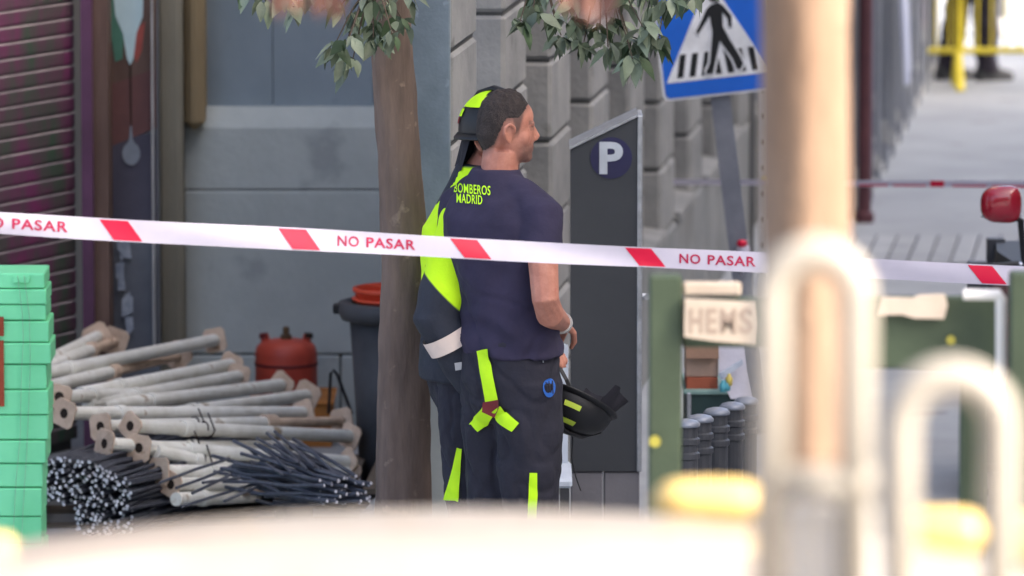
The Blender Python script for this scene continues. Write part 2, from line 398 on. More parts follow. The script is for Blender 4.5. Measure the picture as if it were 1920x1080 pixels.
build(MB().box((-.5, 5.2, -.1), (-.31, 14.9, PZ + 10 * CH)), 'wall', 'stone_dark', bB)
build(MB().box((-.19, -.04, PZ + 10 * CH + .002), (.03, 14.95, PZ + 10 * CH + .3)), 'string_course', 'stone', bB)
build(MB().box((-9, 5.5, PZ + 10 * CH + .302), (0, 14.9, 14)), 'upper_wall', 'upper', bB)
# near end of the wall: painted above, bare stone below
build(MB().cbox((-.188, -.062, 1.38), (-.004, -.042, 3.5), .004), 'painted_end_panel', 'bluepale', bB)
build(MB().cbox((-.188, -.07, -.1), (-.004, -.042, .46), .006), 'end_stone', 'basestone', bB)
build(MB().cbox((-.188, -.07, .47), (-.004, -.042, 1.12), .006), 'end_stone', 'basestone', bB)
build(MB().cbox((-.188, -.07, 1.13), (-.004, -.042, 1.37), .006), 'end_stone', 'basestone', bB)

# ---------- shop building on the left: roller shutter, painted panel, pillar, stone base
bA = thing('shop_building', 'shop front with sprayed shutter, ochre pillar and blue grey stone base', 'building', (-1.6, 25.2, 0))
YA_ = 25.2
def zat(py, Y): return P(960, py, Y).z
def xat(px, Y): return P(px, 540, Y).x
x0, x1 = xat(345, YA_), xat(1010, YA_)
z355, z665, z238, z205 = zat(356, YA_), zat(665, YA_), zat(240, YA_), zat(203, YA_)
zg = gz(YA_) - .1
def course(z0, z1, cuts, mt='basestone', proud=0):
    for a, b in zip(cuts[:-1], cuts[1:]):
        build(MB().cbox((a + .003, YA_ - proud + ru(-.002, .002), z0 + .003), (b - .003, YA_ + .3, z1 - .003), .007), 'base_stone', mt, bA, world=True)
course(zg, z665, [x0, x0 + .62, x0 + 1.2, x1], proud=.004)
course(z665, z355, [x0, x1 - .2, x1])
# upper course with a weathered slope on top
pr = [(x0 + .003, YA_ + .002, z355 + .004), (x0 + .003, YA_ + .002, z238), (x0 + .003, YA_ + .05, z205), (x0 + .003, YA_ + .3, z205), (x0 + .003, YA_ + .3, z355 + .004)]
build(MB().prism(pr, (x1 - x0 - .01, 0, 0)), 'base_stone', 'basestone', bA, world=True)
build(MB().box((x0 + .02, YA_ + .02, zg), (x1 - .02, YA_ + .28, z238 - .01)), 'base_core', 'mortar', bA, world=True)
xs_ = [xat(380, YA_), xat(512, YA_), xat(700, YA_), x1]
for a, b in zip(xs_[:-1], xs_[1:]):
    build(MB().box((a + .0015, YA_ + .09 + ru(-.003, .003), z205 - .02), (b - .0015, YA_ + .28, 3.6)), 'painted_panel', 'bluepanel', bA, world=True)
# pillar in two parts
xa, xb, xc = xat(297, 25.0), xat(344, 25.0), xat(386, 25.1)
build(MB().cbox((xa, 24.98, zg), (xb, 25.5, 3.6), .02), 'pillar', 'olive', bA, world=True)
build(MB().cbox((xb + .002, 25.08, z238 + .004), (xc, 25.45, 3.6), .03), 'pilaster', 'tan', bA, world=True)
# chipped hole in the stone beside the pillar and a small edge trim
build(MB().box((xat(291, 24.9), 24.72, zat(640, 24.9)), (xat(294.5, 24.9), 25.2, 3.2)), 'edge_trim', 'trimwhite', bA, world=True)
# panel with spray paint between jamb and pillar
yp = 24.78
def rect(mb, px0, px1, py0, py1, Y, th=.02):
    a = P(px0, py1, Y); b = P(px1, py0, Y); mb.box((a.x, Y, a.z), (b.x, Y + th, b.z)); return mb
bp = build(rect(MB(), 203, 293, -250, 800, yp, .1), 'side_panel', 'greypanel', bA, world=True)
build(rect(MB(), 204, 292.5, 252, 418, yp - .006, .005), 'dark_panel', 'darkviolet', bA, world=True)
mb = MB(); mb.prism([P(204, 150, yp - .008), P(292.5, 120, yp - .008), P(292.5, 240, yp - .008), P(204, 276, yp - .008)], (0, .0015, 0)); build(mb, 'maroon_band', 'maroon', bA, world=True)
mb = MB(); mb.prism([P(204, -120, yp - .009), P(292.5, -120, yp - .009), P(292.5, 128, yp - .009), P(204, 160, yp - .009)], (0, .001, 0)); build(mb, 'brown_board', 'brownwood', bA, world=True)
def flat(pts, mt, name, Y=yp - .012, th=.0015):
    build(MB().prism([P(a, b, Y) for a, b in pts], (0, th, 0)), name, mt, bA, world=True)
flat([(206, -60), (222, -60), (232, 60), (230, 110), (216, 116), (207, 60)], 'greenpaint', 'sprayed_shape', yp - .012)
flat([(252, 60), (272, 40), (266, 95), (256, 118), (250, 100)], 'redpaint', 'sprayed_shape', yp - .012)
flat([(206, -90), (270, -90), (268, 30), (256, 62), (250, 110), (244, 122), (238, 110), (230, 62), (216, 30)], 'palepaint', 'sprayed_shape', yp - .015)
flat([(243, 122), (246, 122), (247, 235), (245, 235)], 'rustdark', 'sprayed_drip', yp - .015)
flat([(244.5, 236), (247, 236), (249, 262)] + [(246 + 17 * math.cos(a), 288 - 22 * math.sin(a)) for a in [1.2 - k * .5 for k in range(12)]] + [(242, 262)], 'greypaint', 'sprayed_shape', yp - .015)
for k in range(9):
    cx, cy = ru(224, 246), ru(440, 610)
    flat([(cx - ru(5, 11), cy - ru(8, 24)), (cx + ru(3, 9), cy - ru(10, 26)), (cx + ru(5, 10), cy + ru(6, 20)), (cx - ru(2, 9), cy + ru(10, 26))], 'paperwhite', 'torn_poster', yp - .010 - .0018 * k, .001)
# jamb: purple and brown boards
Q1 = P(155, 400, 24.5); u_ = Vector((-.445, -.8955, 0)); nrm = Vector((.8955, -.445, 0))
build(MB().box((xat(156, 24.5), 24.46, zg), (xat(177, 24.5), 24.9, 3.6)), 'purple_jamb', 'purple', bA, world=True)
build(MB().box((xat(177.3, 24.52), 24.52, zg), (xat(205, 24.52), 24.775, 3.6)), 'brown_jamb', 'brownwood', bA, world=True)
# roller shutter made of single slats
sh = build(MB().prism([Vector((Q1.x, Q1.y, .0)) - nrm * .06, Vector((Q1.x, Q1.y, .0)) - nrm * .09, Vector((Q1.x, Q1.y, 0)) + u_ * 3 - nrm * .09, Vector((Q1.x, Q1.y, 0)) + u_ * 3 - nrm * .06], (0, 0, 3.4)), 'roller_shutter', 'mortar', bA, world=True)
slat0 = None; SPC = .0606
prof = [(.011, 0), (.013, .010), (.013, .0500), (.003, .0565), (.003, .0604), (-.012, .0604), (-.012, 0)]
for k in range(50):
    z = .15 + k * SPC
    if slat0 is None:
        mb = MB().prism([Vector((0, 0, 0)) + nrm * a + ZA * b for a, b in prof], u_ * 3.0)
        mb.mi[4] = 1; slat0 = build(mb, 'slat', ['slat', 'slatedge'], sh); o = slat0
    else: o = copy_part(slat0, sh)
    o.location = (Q1.x - bA.location.x - nrm.x * .045, Q1.y - bA.location.y - nrm.y * .045, z)
build(MB().box((-7, 25.52, 3.3), (xat(1010, 25.5), 32, 14)), 'upper_wall', 'upper', bA, world=True)
build(MB().box((-7, 25.52, 0), (xat(1000, 25.5), 25.7, 3.3)), 'back_wall', 'upper', bA, world=True)
# building over the shutter, towards the viewer
q = Vector((Q1.x, Q1.y, 0))
build(MB().prism([q + ZA * 3.18 + nrm * .0, q + ZA * 3.18 + u_ * 3, q + ZA * 3.18 + u_ * 3 - nrm * 4, q + ZA * 3.18 - nrm * 4], (0, 0, 1.3)), 'parapet', 'upper', bA, world=True)

# ---------- far shop front beyond the rusticated wall
cX = lambda Y: 2.04 + DIRX * (Y - 35.5)
bC = thing('far_shop_front', 'far grey metal shop front with ribs, stuck notes and posters', 'building', (cX(33.2), 33.2, 0), -SA)
build(MB().box((-5, 0, 0), (-.02, 9.5, 9)), 'wall', 'farmetal', bC)
for k in range(12):
    y0 = .05 + k * .78
    build(MB().cbox((-.02, y0 + .12, .06), (.012, y0 + .7, 2.6), .01), 'door_panel', 'farmetal' if k > 0 else 'farviolet', bC)
    build(MB().cbox((-.02, y0, 0), (.05, y0 + .1, 2.9), .01), 'door_rib', 'farmetal' if k != 1 else 'farviolet', bC)
    build(MB().box((-.02, y0 + .101, 0), (.03, y0 + .779, .055)), 'kick_plate', 'trimwhite' if k % 3 else 'farmetal', bC)
for k in range(26):
    y0 = ru(.3, 9.0); z0 = ru(.06, .5); h_ = ru(.03, .09)
    build(MB().box((.013, y0, z0), (.0155 + .0004*k, y0 + ru(.08, .3), z0 + h_)), 'stuck_note', 'trimwhite', bC)
build(MB().box((.014, .75, .55), (.0165, 1.25, 1.2)), 'poster', 'posterg', bC)
build(MB().box((.014, 3.2, .5), (.0165, 3.62, .95)), 'poster', 'yellowpl', bC)
build(MB().box((.014, 6.6, .42), (.0165, 7.2, .7)), 'poster', 'pinkposter', bC)
build(MB().box((.014, 8.0, .42), (.0165, 8.5, .66)), 'poster', 'pinkposter', bC)
for a, b, lean in ((2.0, 2.28, .10), (2.6, 2.98, .07)):
    build(MB().prism([Vector((.06 + lean, a, .52)), Vector((.06 + lean, b, .52)), Vector((.06, b, 2.2)), Vector((.06, a, 2.2))], (.02, 0, .0)), 'hanging_board', 'banner', bC)
for k in range(14):
    y0 = .05 + (k % 12)*.78; z0 = ru(.02, .32)
    build(MB().box((.0, y0 - .004 - .001*(k // 12), z0), (ru(.03, .05), y0 - .001, z0 + ru(.05, .14))), 'stuck_note', 'trimwhite', bC)
# red brown post in front of it
g_ = G(1620, 33.1)
mb = MB().lathe([(.05, 0), (.05, .05), (.034, .06), (.034, 3.4), (.03, 3.42)], 14, g_)
tag(build(mb, 'brown_post', 'brownpole', base=g_, smooth=False), 'thin red brown post at the edge of the far shop front', 'post')

# ---------- building across the street, out of the picture on the right: it shades the street
bR = thing('opposite_building', 'plain rendered block across the street, beyond the right edge', 'building', (8.4, 10.2, 0), -SA)
build(MB().box((0, 0, 0), (9, 28.6, 12.5)), 'wall', 'upper', bR)
for fl in range(4):
    for k in range(10):
        f_ = build(MB().box((-.03, 1 + k * 2.8, 1 + fl * 3.1), (-.002, 2.2 + k * 2.8, 2.9 + fl * 3.1)), 'window', 'stone_dark', bR)
        build(MB().box((-.036, 1.08 + k * 2.8, 1.08 + fl * 3.1), (-.031, 2.12 + k * 2.8, 2.82 + fl * 3.1)), 'pane', 'glass', f_)

# ---------- unseen block added behind the viewer to keep sky off camera-facing pier sides
bV = thing('sky_blocking_building', 'unseen plain rendered block added behind the viewer to block the sky', 'building', (0, -7, 0))
build(MB().box((-4, -8, 0), (16, 0, 11.5)), 'wall', 'upper', bV)
for fl in range(3):
    for k in range(11):
        f_ = build(MB().box((-1 + k*1.5, .002, 1 + fl*3.2), (-.2 + k*1.5, .03, 3 + fl*3.2)), 'window', 'stone_dark', bV)
        build(MB().box((-.94 + k*1.5, .031, 1.08 + fl*3.2), (-.26 + k*1.5, .036, 2.92 + fl*3.2)), 'pane', 'glass', f_)

# ================================================================== TREES
def leaf_mesh(L=1., W=.47):
    xs_ = [0, .12, .35, .6, .82, 1.0]; ws = [0, .5, 1., .8, .36, 0]
    vs = []; fs = []
    for x, w_ in zip(xs_, ws):
        sag = -.16 * x * x
        vs += [(-W*.5*w_*L, x*L, sag*L + .1*w_*L*W), (0, x*L, sag*L), (W*.5*w_*L, x*L, sag*L + .1*w_*L*W)]
    for i in range(5):
        a = 3*i; fs += [(a, a+1, a+4, a+3), (a+1, a+2, a+5, a+4)]
    return vs, fs
def rand_rot(az=None, tilt=None, roll=None):
    return Matrix.Rotation(ru(0, 6.28) if az is None else az, 4, 'Z') @ Matrix.Rotation(ru(-1.2, .3) if tilt is None else tilt, 4, 'X') @ Matrix.Rotation(ru(-.8, .8) if roll is None else roll, 4, 'Y')
LEAFV, LEAFF = leaf_mesh()

# mid tree behind the firefighters
TY = 19.85
pathpx = [(757, 1230), (757, 930), (757, 700), (759, 500), (749, 300), (736, 110), (727, -60), (722, -300), (735, -600)]
wid = [.12, .088, .082, .073, .067, .066, .068, .066, .06]
tp = []
for px, py in pathpx:
    p = P(px, py, TY); tp.append(p)
tp[0].z = .15
def smooth_path(pts, rad, n):
    out = []; ro = []
    for i in range(len(pts) - 1):
        p0 = pts[max(i-1, 0)]; p1 = pts[i]; p2 = pts[i+1]; p3 = pts[min(i+2, len(pts)-1)]
        for k in range(n):
            t = k / n
            out.append(.5 * ((2*p1) + (p2-p0)*t + (2*p0-5*p1+4*p2-p3)*t*t + (3*p1-p0-3*p2+p3)*t**3)); ro.append(rad[i] + (rad[i+1]-rad[i])*t)
    out.append(pts[-1]); ro.append(rad[-1]); return out, ro
tree = thing('street_tree', 'street tree with leaning grey brown trunk behind the firefighters', 'tree', (tp[0].x, TY, .2))
sp_, sr_ = smooth_path(tp, wid, 14)
def bark_rings(pts, rad, n, amp=.006, fz=3.5):
    rs = []
    for p, r in zip(pts, rad):
        ring = []
        for k in range(n):
            a = 2*math.pi*k/n; d = Vector((math.cos(a), math.sin(a), 0))
            q = p + d * r
            ring.append(p + d * (r + amp * noise.noise(Vector((d.x*4, d.y*4, q.z*fz))) + amp*.8*noise.noise(Vector((d.x*11, d.y*11, q.z*9)))))
        rs.append(ring)
    return rs
build(MB().rings(bark_rings(sp_, sr_, 30)), 'trunk', 'bark', tree, world=True, smooth=True)
top = tp[-1]
def limb(pts, r0, r1, nm='limb', par=None, mt='bark'):
    pts = [Vector(p) for p in pts]; q, rr = smooth_path(pts, [r0 + (r1-r0)*i/(len(pts)-1) for i in range(len(pts))], 5)
    return build(MB().tube(q, rr, 8), nm, mt, par or tree, world=True, smooth=True)
LL = [(P(560, -60, 19.6), 1), (P(700, -40, 19.55), 1), (P(1010, -60, 19.4), 1), (P(1130, -70, 19.45), 1), (P(1260, -60, 19.5), 1)]
for q_, _ in LL:
    m1 = top.lerp(q_, .5) + Vector((0, 0, .55))
    limb([top - Vector((0, 0, .15)), m1, q_ + Vector((0, 0, .05))], .03, .009)
for a in range(5):
    d = Vector((math.cos(a*1.26 + .4), math.sin(a*1.26 + .4) * .8, 0))
    limb([top - Vector((0, 0, .05)), top + d*.6 + Vector((0, 0, .6)), top + d*1.3 + Vector((0, 0, 1.4))], .045, .012)
# hanging sprays: every leaf in the picture is a piece of its own
leaf_src = {}
def leaf(mtx, mt, par):
    key = (mt, par.name)
    if key not in leaf_src:
        leaf_src[key] = build(MB().add(LEAFV, LEAFF), 'leaf', mt, par, smooth=True, fix=False); o = leaf_src[key]
    else: o = copy_part(leaf_src[key], par)
    o.matrix_local = MATRIX[par.name].inverted() @ mtx
left = [(470, -10), (490, 18), (535, 8), (560, 30), (610, 2), (640, 30), (668, 50), (690, 15), (705, 62), (730, 30), (752, 55), (735, 85), (700, 92), (655, 92), (628, 105), (640, 128), (660, 140), (757, 8), (672, -5), (590, -10)]
right = [(975, 62), (1000, 40), (1012, 10), (1040, 55), (1052, 88), (1078, 60), (1095, 100), (1070, 20), (1105, -5), (1125, 72), (1140, 110), (1160, 60), (1180, 95), (1200, 115), (1170, 25), (1205, 72), (1225, 40), (1235, 95), (1215, 5), (1255, 20), (1290, 8), (1310, -5), (1150, -10), (1030, -12), (1186, 132)]
anchors = [q for q, _ in LL]
for spray, zr in ((left, (19.45, 19.75)), (right, (19.25, 19.6))):
    for (px, py) in spray:
        Y = ru(*zr); c = P(px, py - 22, Y)
        src = min(anchors, key=lambda a: (a - c).length)
        mid = src.lerp(c, .55) + Vector((0, 0, .015))
        build(MB().tube([src, mid, c], [.004, .003, .0018], 5), 'twig', 'twig', tree, world=True)
        for k in range(8 if px < 900 else 11):
            L = ru(.045, .095); az = ru(0, 6.28)
            mt = 'leaf' if rnd() < .72 else 'leafdark'
            off = Vector((ru(-.02, .02), ru(-.03, .03), ru(-.015, .015)))
            leaf(Matrix.Translation(c + off) @ rand_rot(az, ru(-1.25, -.25)) @ Matrix.Scale(L, 4), mt, tree)
mb = MB()
for k in range(2600):
    r = rnd() ** .5; a = ru(0, 6.28)
    c = top + Vector((math.cos(a)*r*1.5, math.sin(a)*r*1.3, 1.25 + ru(-1, 1)*1.0*math.sqrt(max(0, 1-r*r))))
    if c.z < 2.75: continue
    mm = Matrix.Translation(c) @ rand_rot() @ Matrix.Scale(ru(.07, .11), 4)
    mb.add([mm @ Vector(p) for p in LEAFV], LEAFF)
tag(build(mb, 'crown', 'leaf', tree, world=True, fix=False), None, kind='stuff')

# near tree with sunlit pale bark
NX = xat(1512, 10.0)
tree2 = thing('near_tree', 'out of focus sunlit tree trunk with pale orange bark in the foreground', 'tree', (NX, 10, .2))
pts = [Vector((NX + .02, 10, .15)), Vector((NX + .006, 10, 1.6)), Vector((NX, 10, 2.6)), Vector((NX - .012, 10, 3.4)), Vector((NX - .02, 10, 4.3)), Vector((NX, 10, 5.0))]
q, rr = smooth_path(pts, [.09, .072, .069, .069, .068, .06], 9)
build(MB().rings(bark_rings(q, rr, 26, .005, 5)), 'trunk', 'bark_pale', tree2, world=True, smooth=True)
t2 = pts[-1]
ANC = [P(575, -120, 9.6), P(1105, -120, 9.6)]
for q_ in ANC: limb([t2 - Vector((0, 0, .4)), t2.lerp(q_, .5) + Vector((0, 0, .1)), q_ + Vector((0, 0, .06))], .02, .006, 'limb', tree2, 'bark_pale')
for a in range(4):
    d = Vector((math.cos(a*1.57 + .3), math.sin(a*1.57 + .3), 0))
    limb([t2 - Vector((0, 0, .1)), t2 + d*.4 + Vector((0, 0, .5)), t2 + d*.9 + Vector((0, 0, 1.1))], .03, .01, 'limb', tree2, 'bark_pale')
for (px, py, Y, L) in [(520, -30, 9.7, .055), (555, -35, 9.5, .05), (585, -35, 9.6, .055), (600, -28, 9.5, .05), (630, -30, 9.4, .06), (1065, -30, 9.6, .05), (1090, -35, 9.5, .06), (1110, -25, 9.6, .058), (1135, -30, 9.4, .06), (1150, -40, 9.5, .06), (1085, -20, 9.5, .05)]:
    c = P(px, py, Y); s_ = min(ANC, key=lambda a: (a - c).length)
    build(MB().tube([s_, s_.lerp(c, .5) + Vector((0, 0, .01)), c], [.003, .002, .0015], 5), 'twig', 'twig', tree2, world=True)
    leaf(Matrix.Translation(c) @ rand_rot(ru(-.6, .6), ru(-1.6, -1.2), ru(-.6, .6)) @ Matrix.Scale(L, 4), 'leafbrown', tree2)
mb = MB()
for k in range(700):
    r = rnd() ** .5; a = ru(0, 6.28)
    c = t2 + Vector((math.cos(a)*r*1.1, math.sin(a)*r*1.1, 1.0 + ru(-1, 1)*.7*math.sqrt(max(0, 1-r*r))))
    mm = Matrix.Translation(c) @ rand_rot() @ Matrix.Scale(ru(.07, .11), 4)
    mb.add([mm @ Vector(p) for p in LEAFV], LEAFF)
tag(build(mb, 'crown', 'leafbrown', tree2, world=True, fix=False), None, kind='stuff')

# ================================================================== STREET FURNITURE
# parking meter
YM = 21.0
mbase = P(1135, 900, YM)
pm = thing('parking_meter', 'tall charcoal parking meter with slanted top and pale letter P', 'parking meter', (mbase.x, YM, gz(YM)))
body = [P(1070, 281, YM), P(1195, 221, YM), P(1195, 884, YM), P(1070, 884, YM)]
build(MB().prism(body, (0, .2, 0)), 'body', 'meter', pm, world=True)
a, b = P(1195.3, 217, YM), P(1203, 884, YM)
build(MB().cbox((a.x, YM - .008, b.z), (b.x, YM + .21, a.z), .003), 'edge_trim', 'silver', pm, world=True)
top_ = [P(1068, 280.5, YM), P(1195, 219.5, YM), P(1195, 214, YM), P(1068, 275, YM)]
build(MB().prism([p + Vector((0, -.01, .001)) for p in top_], (0, .225, 0)), 'top_trim', 'silver', pm, world=True)
zb = P(1135, 886, YM).z
for c0, c1 in ((1071, 1131), (1133.5, 1200)):
    build(MB().cbox((xat(c0, YM), YM + .006, gz(YM)), (xat(c1, YM), YM + .19, zb), .004), 'base_panel', 'meterbase', pm, world=True)
c = P(1146, 296, YM); c.y = YM - .003
build(MB().prism(circle(c, .069, XA, ZA, 40), (0, .0025, 0)), 'logo_disc', 'navyblue', pm, world=True)
mapped_text('P', lambda u, v: Vector((c.x + (u - .5) * .078, YM - .0045, c.z + (v - .5) * .107)), 'letter', 'pgrey', pm, bold=.035)
lk = P(1207, 556, YM); build(MB().tube([lk + Vector((-.004, 0, 0)), lk + Vector((.008, 0, 0)), lk + Vector((.012, -.012, 0))], .011, 10), 'latch', 'silver', pm, world=True)

# pedestrian crossing sign, leaning
YS = 25.0
sg = thing('crossing_sign', 'blue square pedestrian crossing sign on a leaning grey post', 'sign', (xat(1428, YS), YS, gz(YS)))
SZ = .455; ctr = P(1341, 71, YS - .05); RO = math.radians(6.3)
ax = Vector((math.cos(RO), 0, math.sin(RO))); az_ = Vector((-math.sin(RO), 0, math.cos(RO)))
def S(u, v, d=0): return ctr + ax * (u * SZ) + az_ * (v * SZ) + Vector((0, -d, 0))
def rsq(h, r, d, n=5):
    pts = []
    for cx, cy, a0 in ((h-r, h-r, 0), (-h+r, h-r, 90), (-h+r, -h+r, 180), (h-r, -h+r, 270)):
        for k in range(n + 1):
            a = math.radians(a0 + 90*k/n); pts.append(S(cx + r*math.cos(a), cy + r*math.sin(a), d))
    return pts
build(MB().prism(rsq(.5, .06, 0), (0, .012, 0)), 'back_plate', 'signwhite', sg, world=True)
build(MB().prism(rsq(.478, .05, .003), (0, .0025, 0)), 'blue_face', 'trafficblue', sg, world=True)
TB = -.345
def tri(d): return [S(-.455, TB, d), S(.455, TB, d), S(.43, TB + .05, d), S(.03, TB + .80, d), S(-.03, TB + .80, d), S(-.43, TB + .05, d)]
build(MB().prism(tri(.005), (0, .0015, 0)), 'white_triangle', 'signwhite', sg, world=True)
for k in range(7):
    xx = -.335 + k * .105; w2 = .026
    sl_ = .05
    build(MB().prism([S(xx - w2, TB + .035, .007), S(xx + w2, TB + .035, .007), S(xx + w2 + sl_ * .9, TB + .235, .007), S(xx - w2 + sl_ * .9, TB + .235, .007)] if k < 3 else
                     [S(xx - w2 + .02, TB + .035, .007), S(xx + w2 + .02, TB + .035, .007), S(xx + w2 - .0, TB + .235, .007), S(xx - w2 - .0, TB + .235, .007)], (0, .001, 0)), 'crossing_stripe', 'signblack', sg, world=True)
# walking figure, white outline under black shape
fig = [(-.02, .40), (.05, .42), (.10, .38), (.17, .27), (.16, .16), (.13, .16), (.125, .25), (.085, .31), (.075, .17), (.13, .03), (.21, -.14), (.235, -.22), (.20, -.28), (.165, -.26), (.13, -.15), (.03, .03), (-.01, -.10), (-.055, -.24), (-.07, -.29), (-.14, -.285), (-.13, -.25), (-.09, -.18), (-.06, -.02), (-.035, .13), (-.045, .29), (-.11, .20), (-.17, .12), (-.195, .145), (-.13, .25), (-.07, .36)]
fig = [(a*.88, b*.86) for a, b in fig]
cx_ = sum(p[0] for p in fig)/len(fig); cy_ = sum(p[1] for p in fig)/len(fig)
def outline(pts, d):
    out = []
    n = len(pts)
    for i in range(n):
        a = Vector(pts[i-1]); b = Vector(pts[i]); c2 = Vector(pts[(i+1) % n])
        t = (c2 - a).normalized(); nrm_ = Vector((-t.y, t.x)); out.append(tuple(b + nrm_ * d))
    return out
area = sum(fig[i-1][0]*fig[i][1] - fig[i][0]*fig[i-1][1] for i in range(len(fig)))
fo = outline(fig, .018 if area < 0 else -.018)
FX, FY = .01, -.055
build(MB().prism([S(a + FX, b + FY, .009) for a, b in fo], (0, .001, 0)), 'figure_outline', 'signwhite', sg, world=True)
build(MB().prism([S(a + FX, b + FY, .0105) for a, b in fig], (0, .001, 0)), 'walking_figure', 'signblack', sg, world=True)
hc = S(.02 + FX, .415 + FY, .0105); build(MB().prism(circle(hc, .024, ax, az_, 20), (0, .001, 0)), 'figure_head', 'signblack', sg, world=True)
pt = S(-.02, .3, -.05); pb = Vector((xat(1428, YS), YS, gz(YS)))
d_ = (pt - pb).normalized()
def squarebar(a, b, w_, t_):
    d = (b - a).normalized(); sx = Vector((0, 1, 0)).cross(d).normalized(); mb = MB()
    return mb.add([a - sx*w_ - YA*t_, a + sx*w_ - YA*t_, a + sx*w_ + YA*t_, a - sx*w_ + YA*t_, b - sx*w_ - YA*t_, b + sx*w_ - YA*t_, b + sx*w_ + YA*t_, b - sx*w_ + YA*t_],
                  [(0,3,2,1),(4,5,6,7),(0,1,5,4),(1,2,6,5),(2,3,7,6),(3,0,4,7)])
build(squarebar(pb, pt, .038, .02), 'post', 'zinc', sg, world=True)
for v in (.25, -.3):
    p = S(-.02 + .05*(v < 0), v, 0); build(MB().box((p.x - .06, p.y + .013, p.z - .012), (p.x + .06, p.y + .035, p.z + .012)), 'clamp', 'zinc', sg, world=True)
# knot of tape on the post
kp = P(1393, 470, YS - .06)
mb = MB(); mb.ell(kp, (.028, .02, .035), 10, 8); mb.tube([kp, kp + Vector((.012, -.01, -.05)), kp + Vector((-.01, -.01, -.1))], [(.016, .004)]*3, 6)
tk = tag(build(mb, 'tape_knot', 'tapewhite', base=kp, smooth=True), 'crumpled white and red tape knotted round the sign post', 'tape')
build(MB().ell(kp + Vector((-.004, -.012, .03)), (.022, .014, .016), 8, 6), 'red_print', 'tapered', tk, world=True, smooth=True)
# perforated pale post behind
YQ = 29.4; g_ = G(1432, YQ)
pq = thing('perforated_post', 'pale perforated metal post between the wall and the near tree', 'post', g_)
build(MB().box((-.022, 0, 0), (.022, .03, 2.0)), 'upright', 'trimwhite', pq)
for k in range(15): build(MB().prism(circle((0, -.002, .2 + k*.12), .009, XA, ZA, 10), (0, .0015, 0)), 'hole', 'rustdark', pq)
build(MB().prism(circle((.012, -.004, .62), .022, XA, ZA, 12), (0, .0015, 0)), 'yellow_tag', 'yellowpl', pq)
build(MB().tube([(-.055, .05, 0), (-.055, .05, 2.2)], .012, 8), 'cable_pipe', 'stone_dark', pq)

# ringed bollards in a row, square posts by the scooter
BP = [(1287, 786, 19.5), (1313, 777, 19.85), (1344, 764, 20.25), (1373, 754, 20.6), (1400, 744, 21.0)]
ord_ = ['nearest', 'second nearest', 'third', 'fourth', 'farthest']
b0 = None
for i, (px, py, Y) in enumerate(BP):
    p = P(px, py, Y); h_ = p.z - gz(Y)
    t = thing('bollard', f'{ord_[i]} of the five dark ringed bollards in a close row', 'bollard', (p.x, Y, gz(Y)), 0, 'ringed bollards in a row')
    pr_ = [(.05, 0), (.05, .06), (.037, .075), (.036, h_ - .125), (.042, h_ - .12), (.042, h_ - .105), (.035, h_ - .1), (.035, h_ - .08), (.042, h_ - .075), (.042, h_ - .06), (.035, h_ - .055), (.034, h_ - .022)]
    build(MB().lathe(pr_, 18), 'shaft', 'bollard', t, smooth=False)
    build(MB().lathe([(.042, h_ - .022), (.043, h_ - .014), (.034, h_ - .005), (.016, h_), (.002, h_ + .001)], 18), 'cap', 'bollardcap', t, smooth=True)
for i, (px, py, Y, lab) in enumerate([(1867, 446, 23.9, 'taller dark square post beside the red scooter'), (1832, 490, 23.2, 'shorter dark square post left of the red scooter')]):
    p = P(px, py, Y); g_ = Vector((p.x, Y, gz(Y)))
    mb = MB().cbox((g_.x - .034, Y - .03, g_.z), (g_.x + .034, Y + .03, p.z), .004).cbox((g_.x - .05, Y - .05, g_.z), (g_.x + .05, Y + .05, g_.z + .03), .004)
    tag(build(mb, 'square_post', 'bollard', base=g_), lab, 'post', 'dark square posts by the scooter')

# ================================================================== TAPES
def tape_pt(cfg, px, v, off=0):
    Y = cfg['Y'](px); c = cfg['y'](px); w_ = cfg['w'](px)
    p = P(px, c - (v - .5) * w_, Y); return p + Vector((0, -off - cfg['wave'](px, v), 0))
T1 = dict(Y=lambda x: 17.0 + 1.0 * x / 1920, y=lambda x: 417.5 + 55.6*(x/960) - 3.0*(x/960)**2 + 1.0*math.sin(x/130), w=lambda x: 41.5 - 4.5 * x / 1920 + 1.2*math.sin(x/210),
          wave=lambda x, v: .010*math.sin(x/300 + v*1.5) + .004*math.sin(x/70 + 3*v))
def ribbon(cfg, x0, x1, step, nv=5):
    xs_ = []; x = x0
    while x < x1: xs_.append(x); x += step
    xs_.append(x1); mb = MB()
    return mb.rings([[tape_pt(cfg, x, v/(nv-1)) for v in range(nv)] for x in xs_], False, closed=False)
b_ = P(-260, 430, 17); tA = thing('barrier_tape', 'white barrier tape with red blocks and lettering stretched across the whole view', 'tape', (b_.x, 17, gz(17)))
build(ribbon(T1, -260, 2060, 24), 'tape_film', 'tapewhite', tA, world=True, smooth=True, fix=False)
def tmap(cfg, x0, x1, v0, v1, off=.0022): return lambda u, v: tape_pt(cfg, x0 + (x1 - x0)*u, v0 + (v1 - v0)*v, off)
for x0 in (-150, 185, 520, 842, 1170, 1490, 1812):
    wd = 83 - 8 * x0 / 1920
    mb = MB(); n_ = 8; rows = []
    for k in range(n_ + 1):
        v = .06 + .88 * k / n_
        sl_ = (1 - v) * 31
        rows.append([tape_pt(T1, x0 + sl_ + (wd - 29) * j / 6, v, .002) for j in range(7)])
    mb.rings(rows, False, closed=False)
    build(mb, 'red_block', 'tapered', tA, world=True, smooth=True, fix=False)
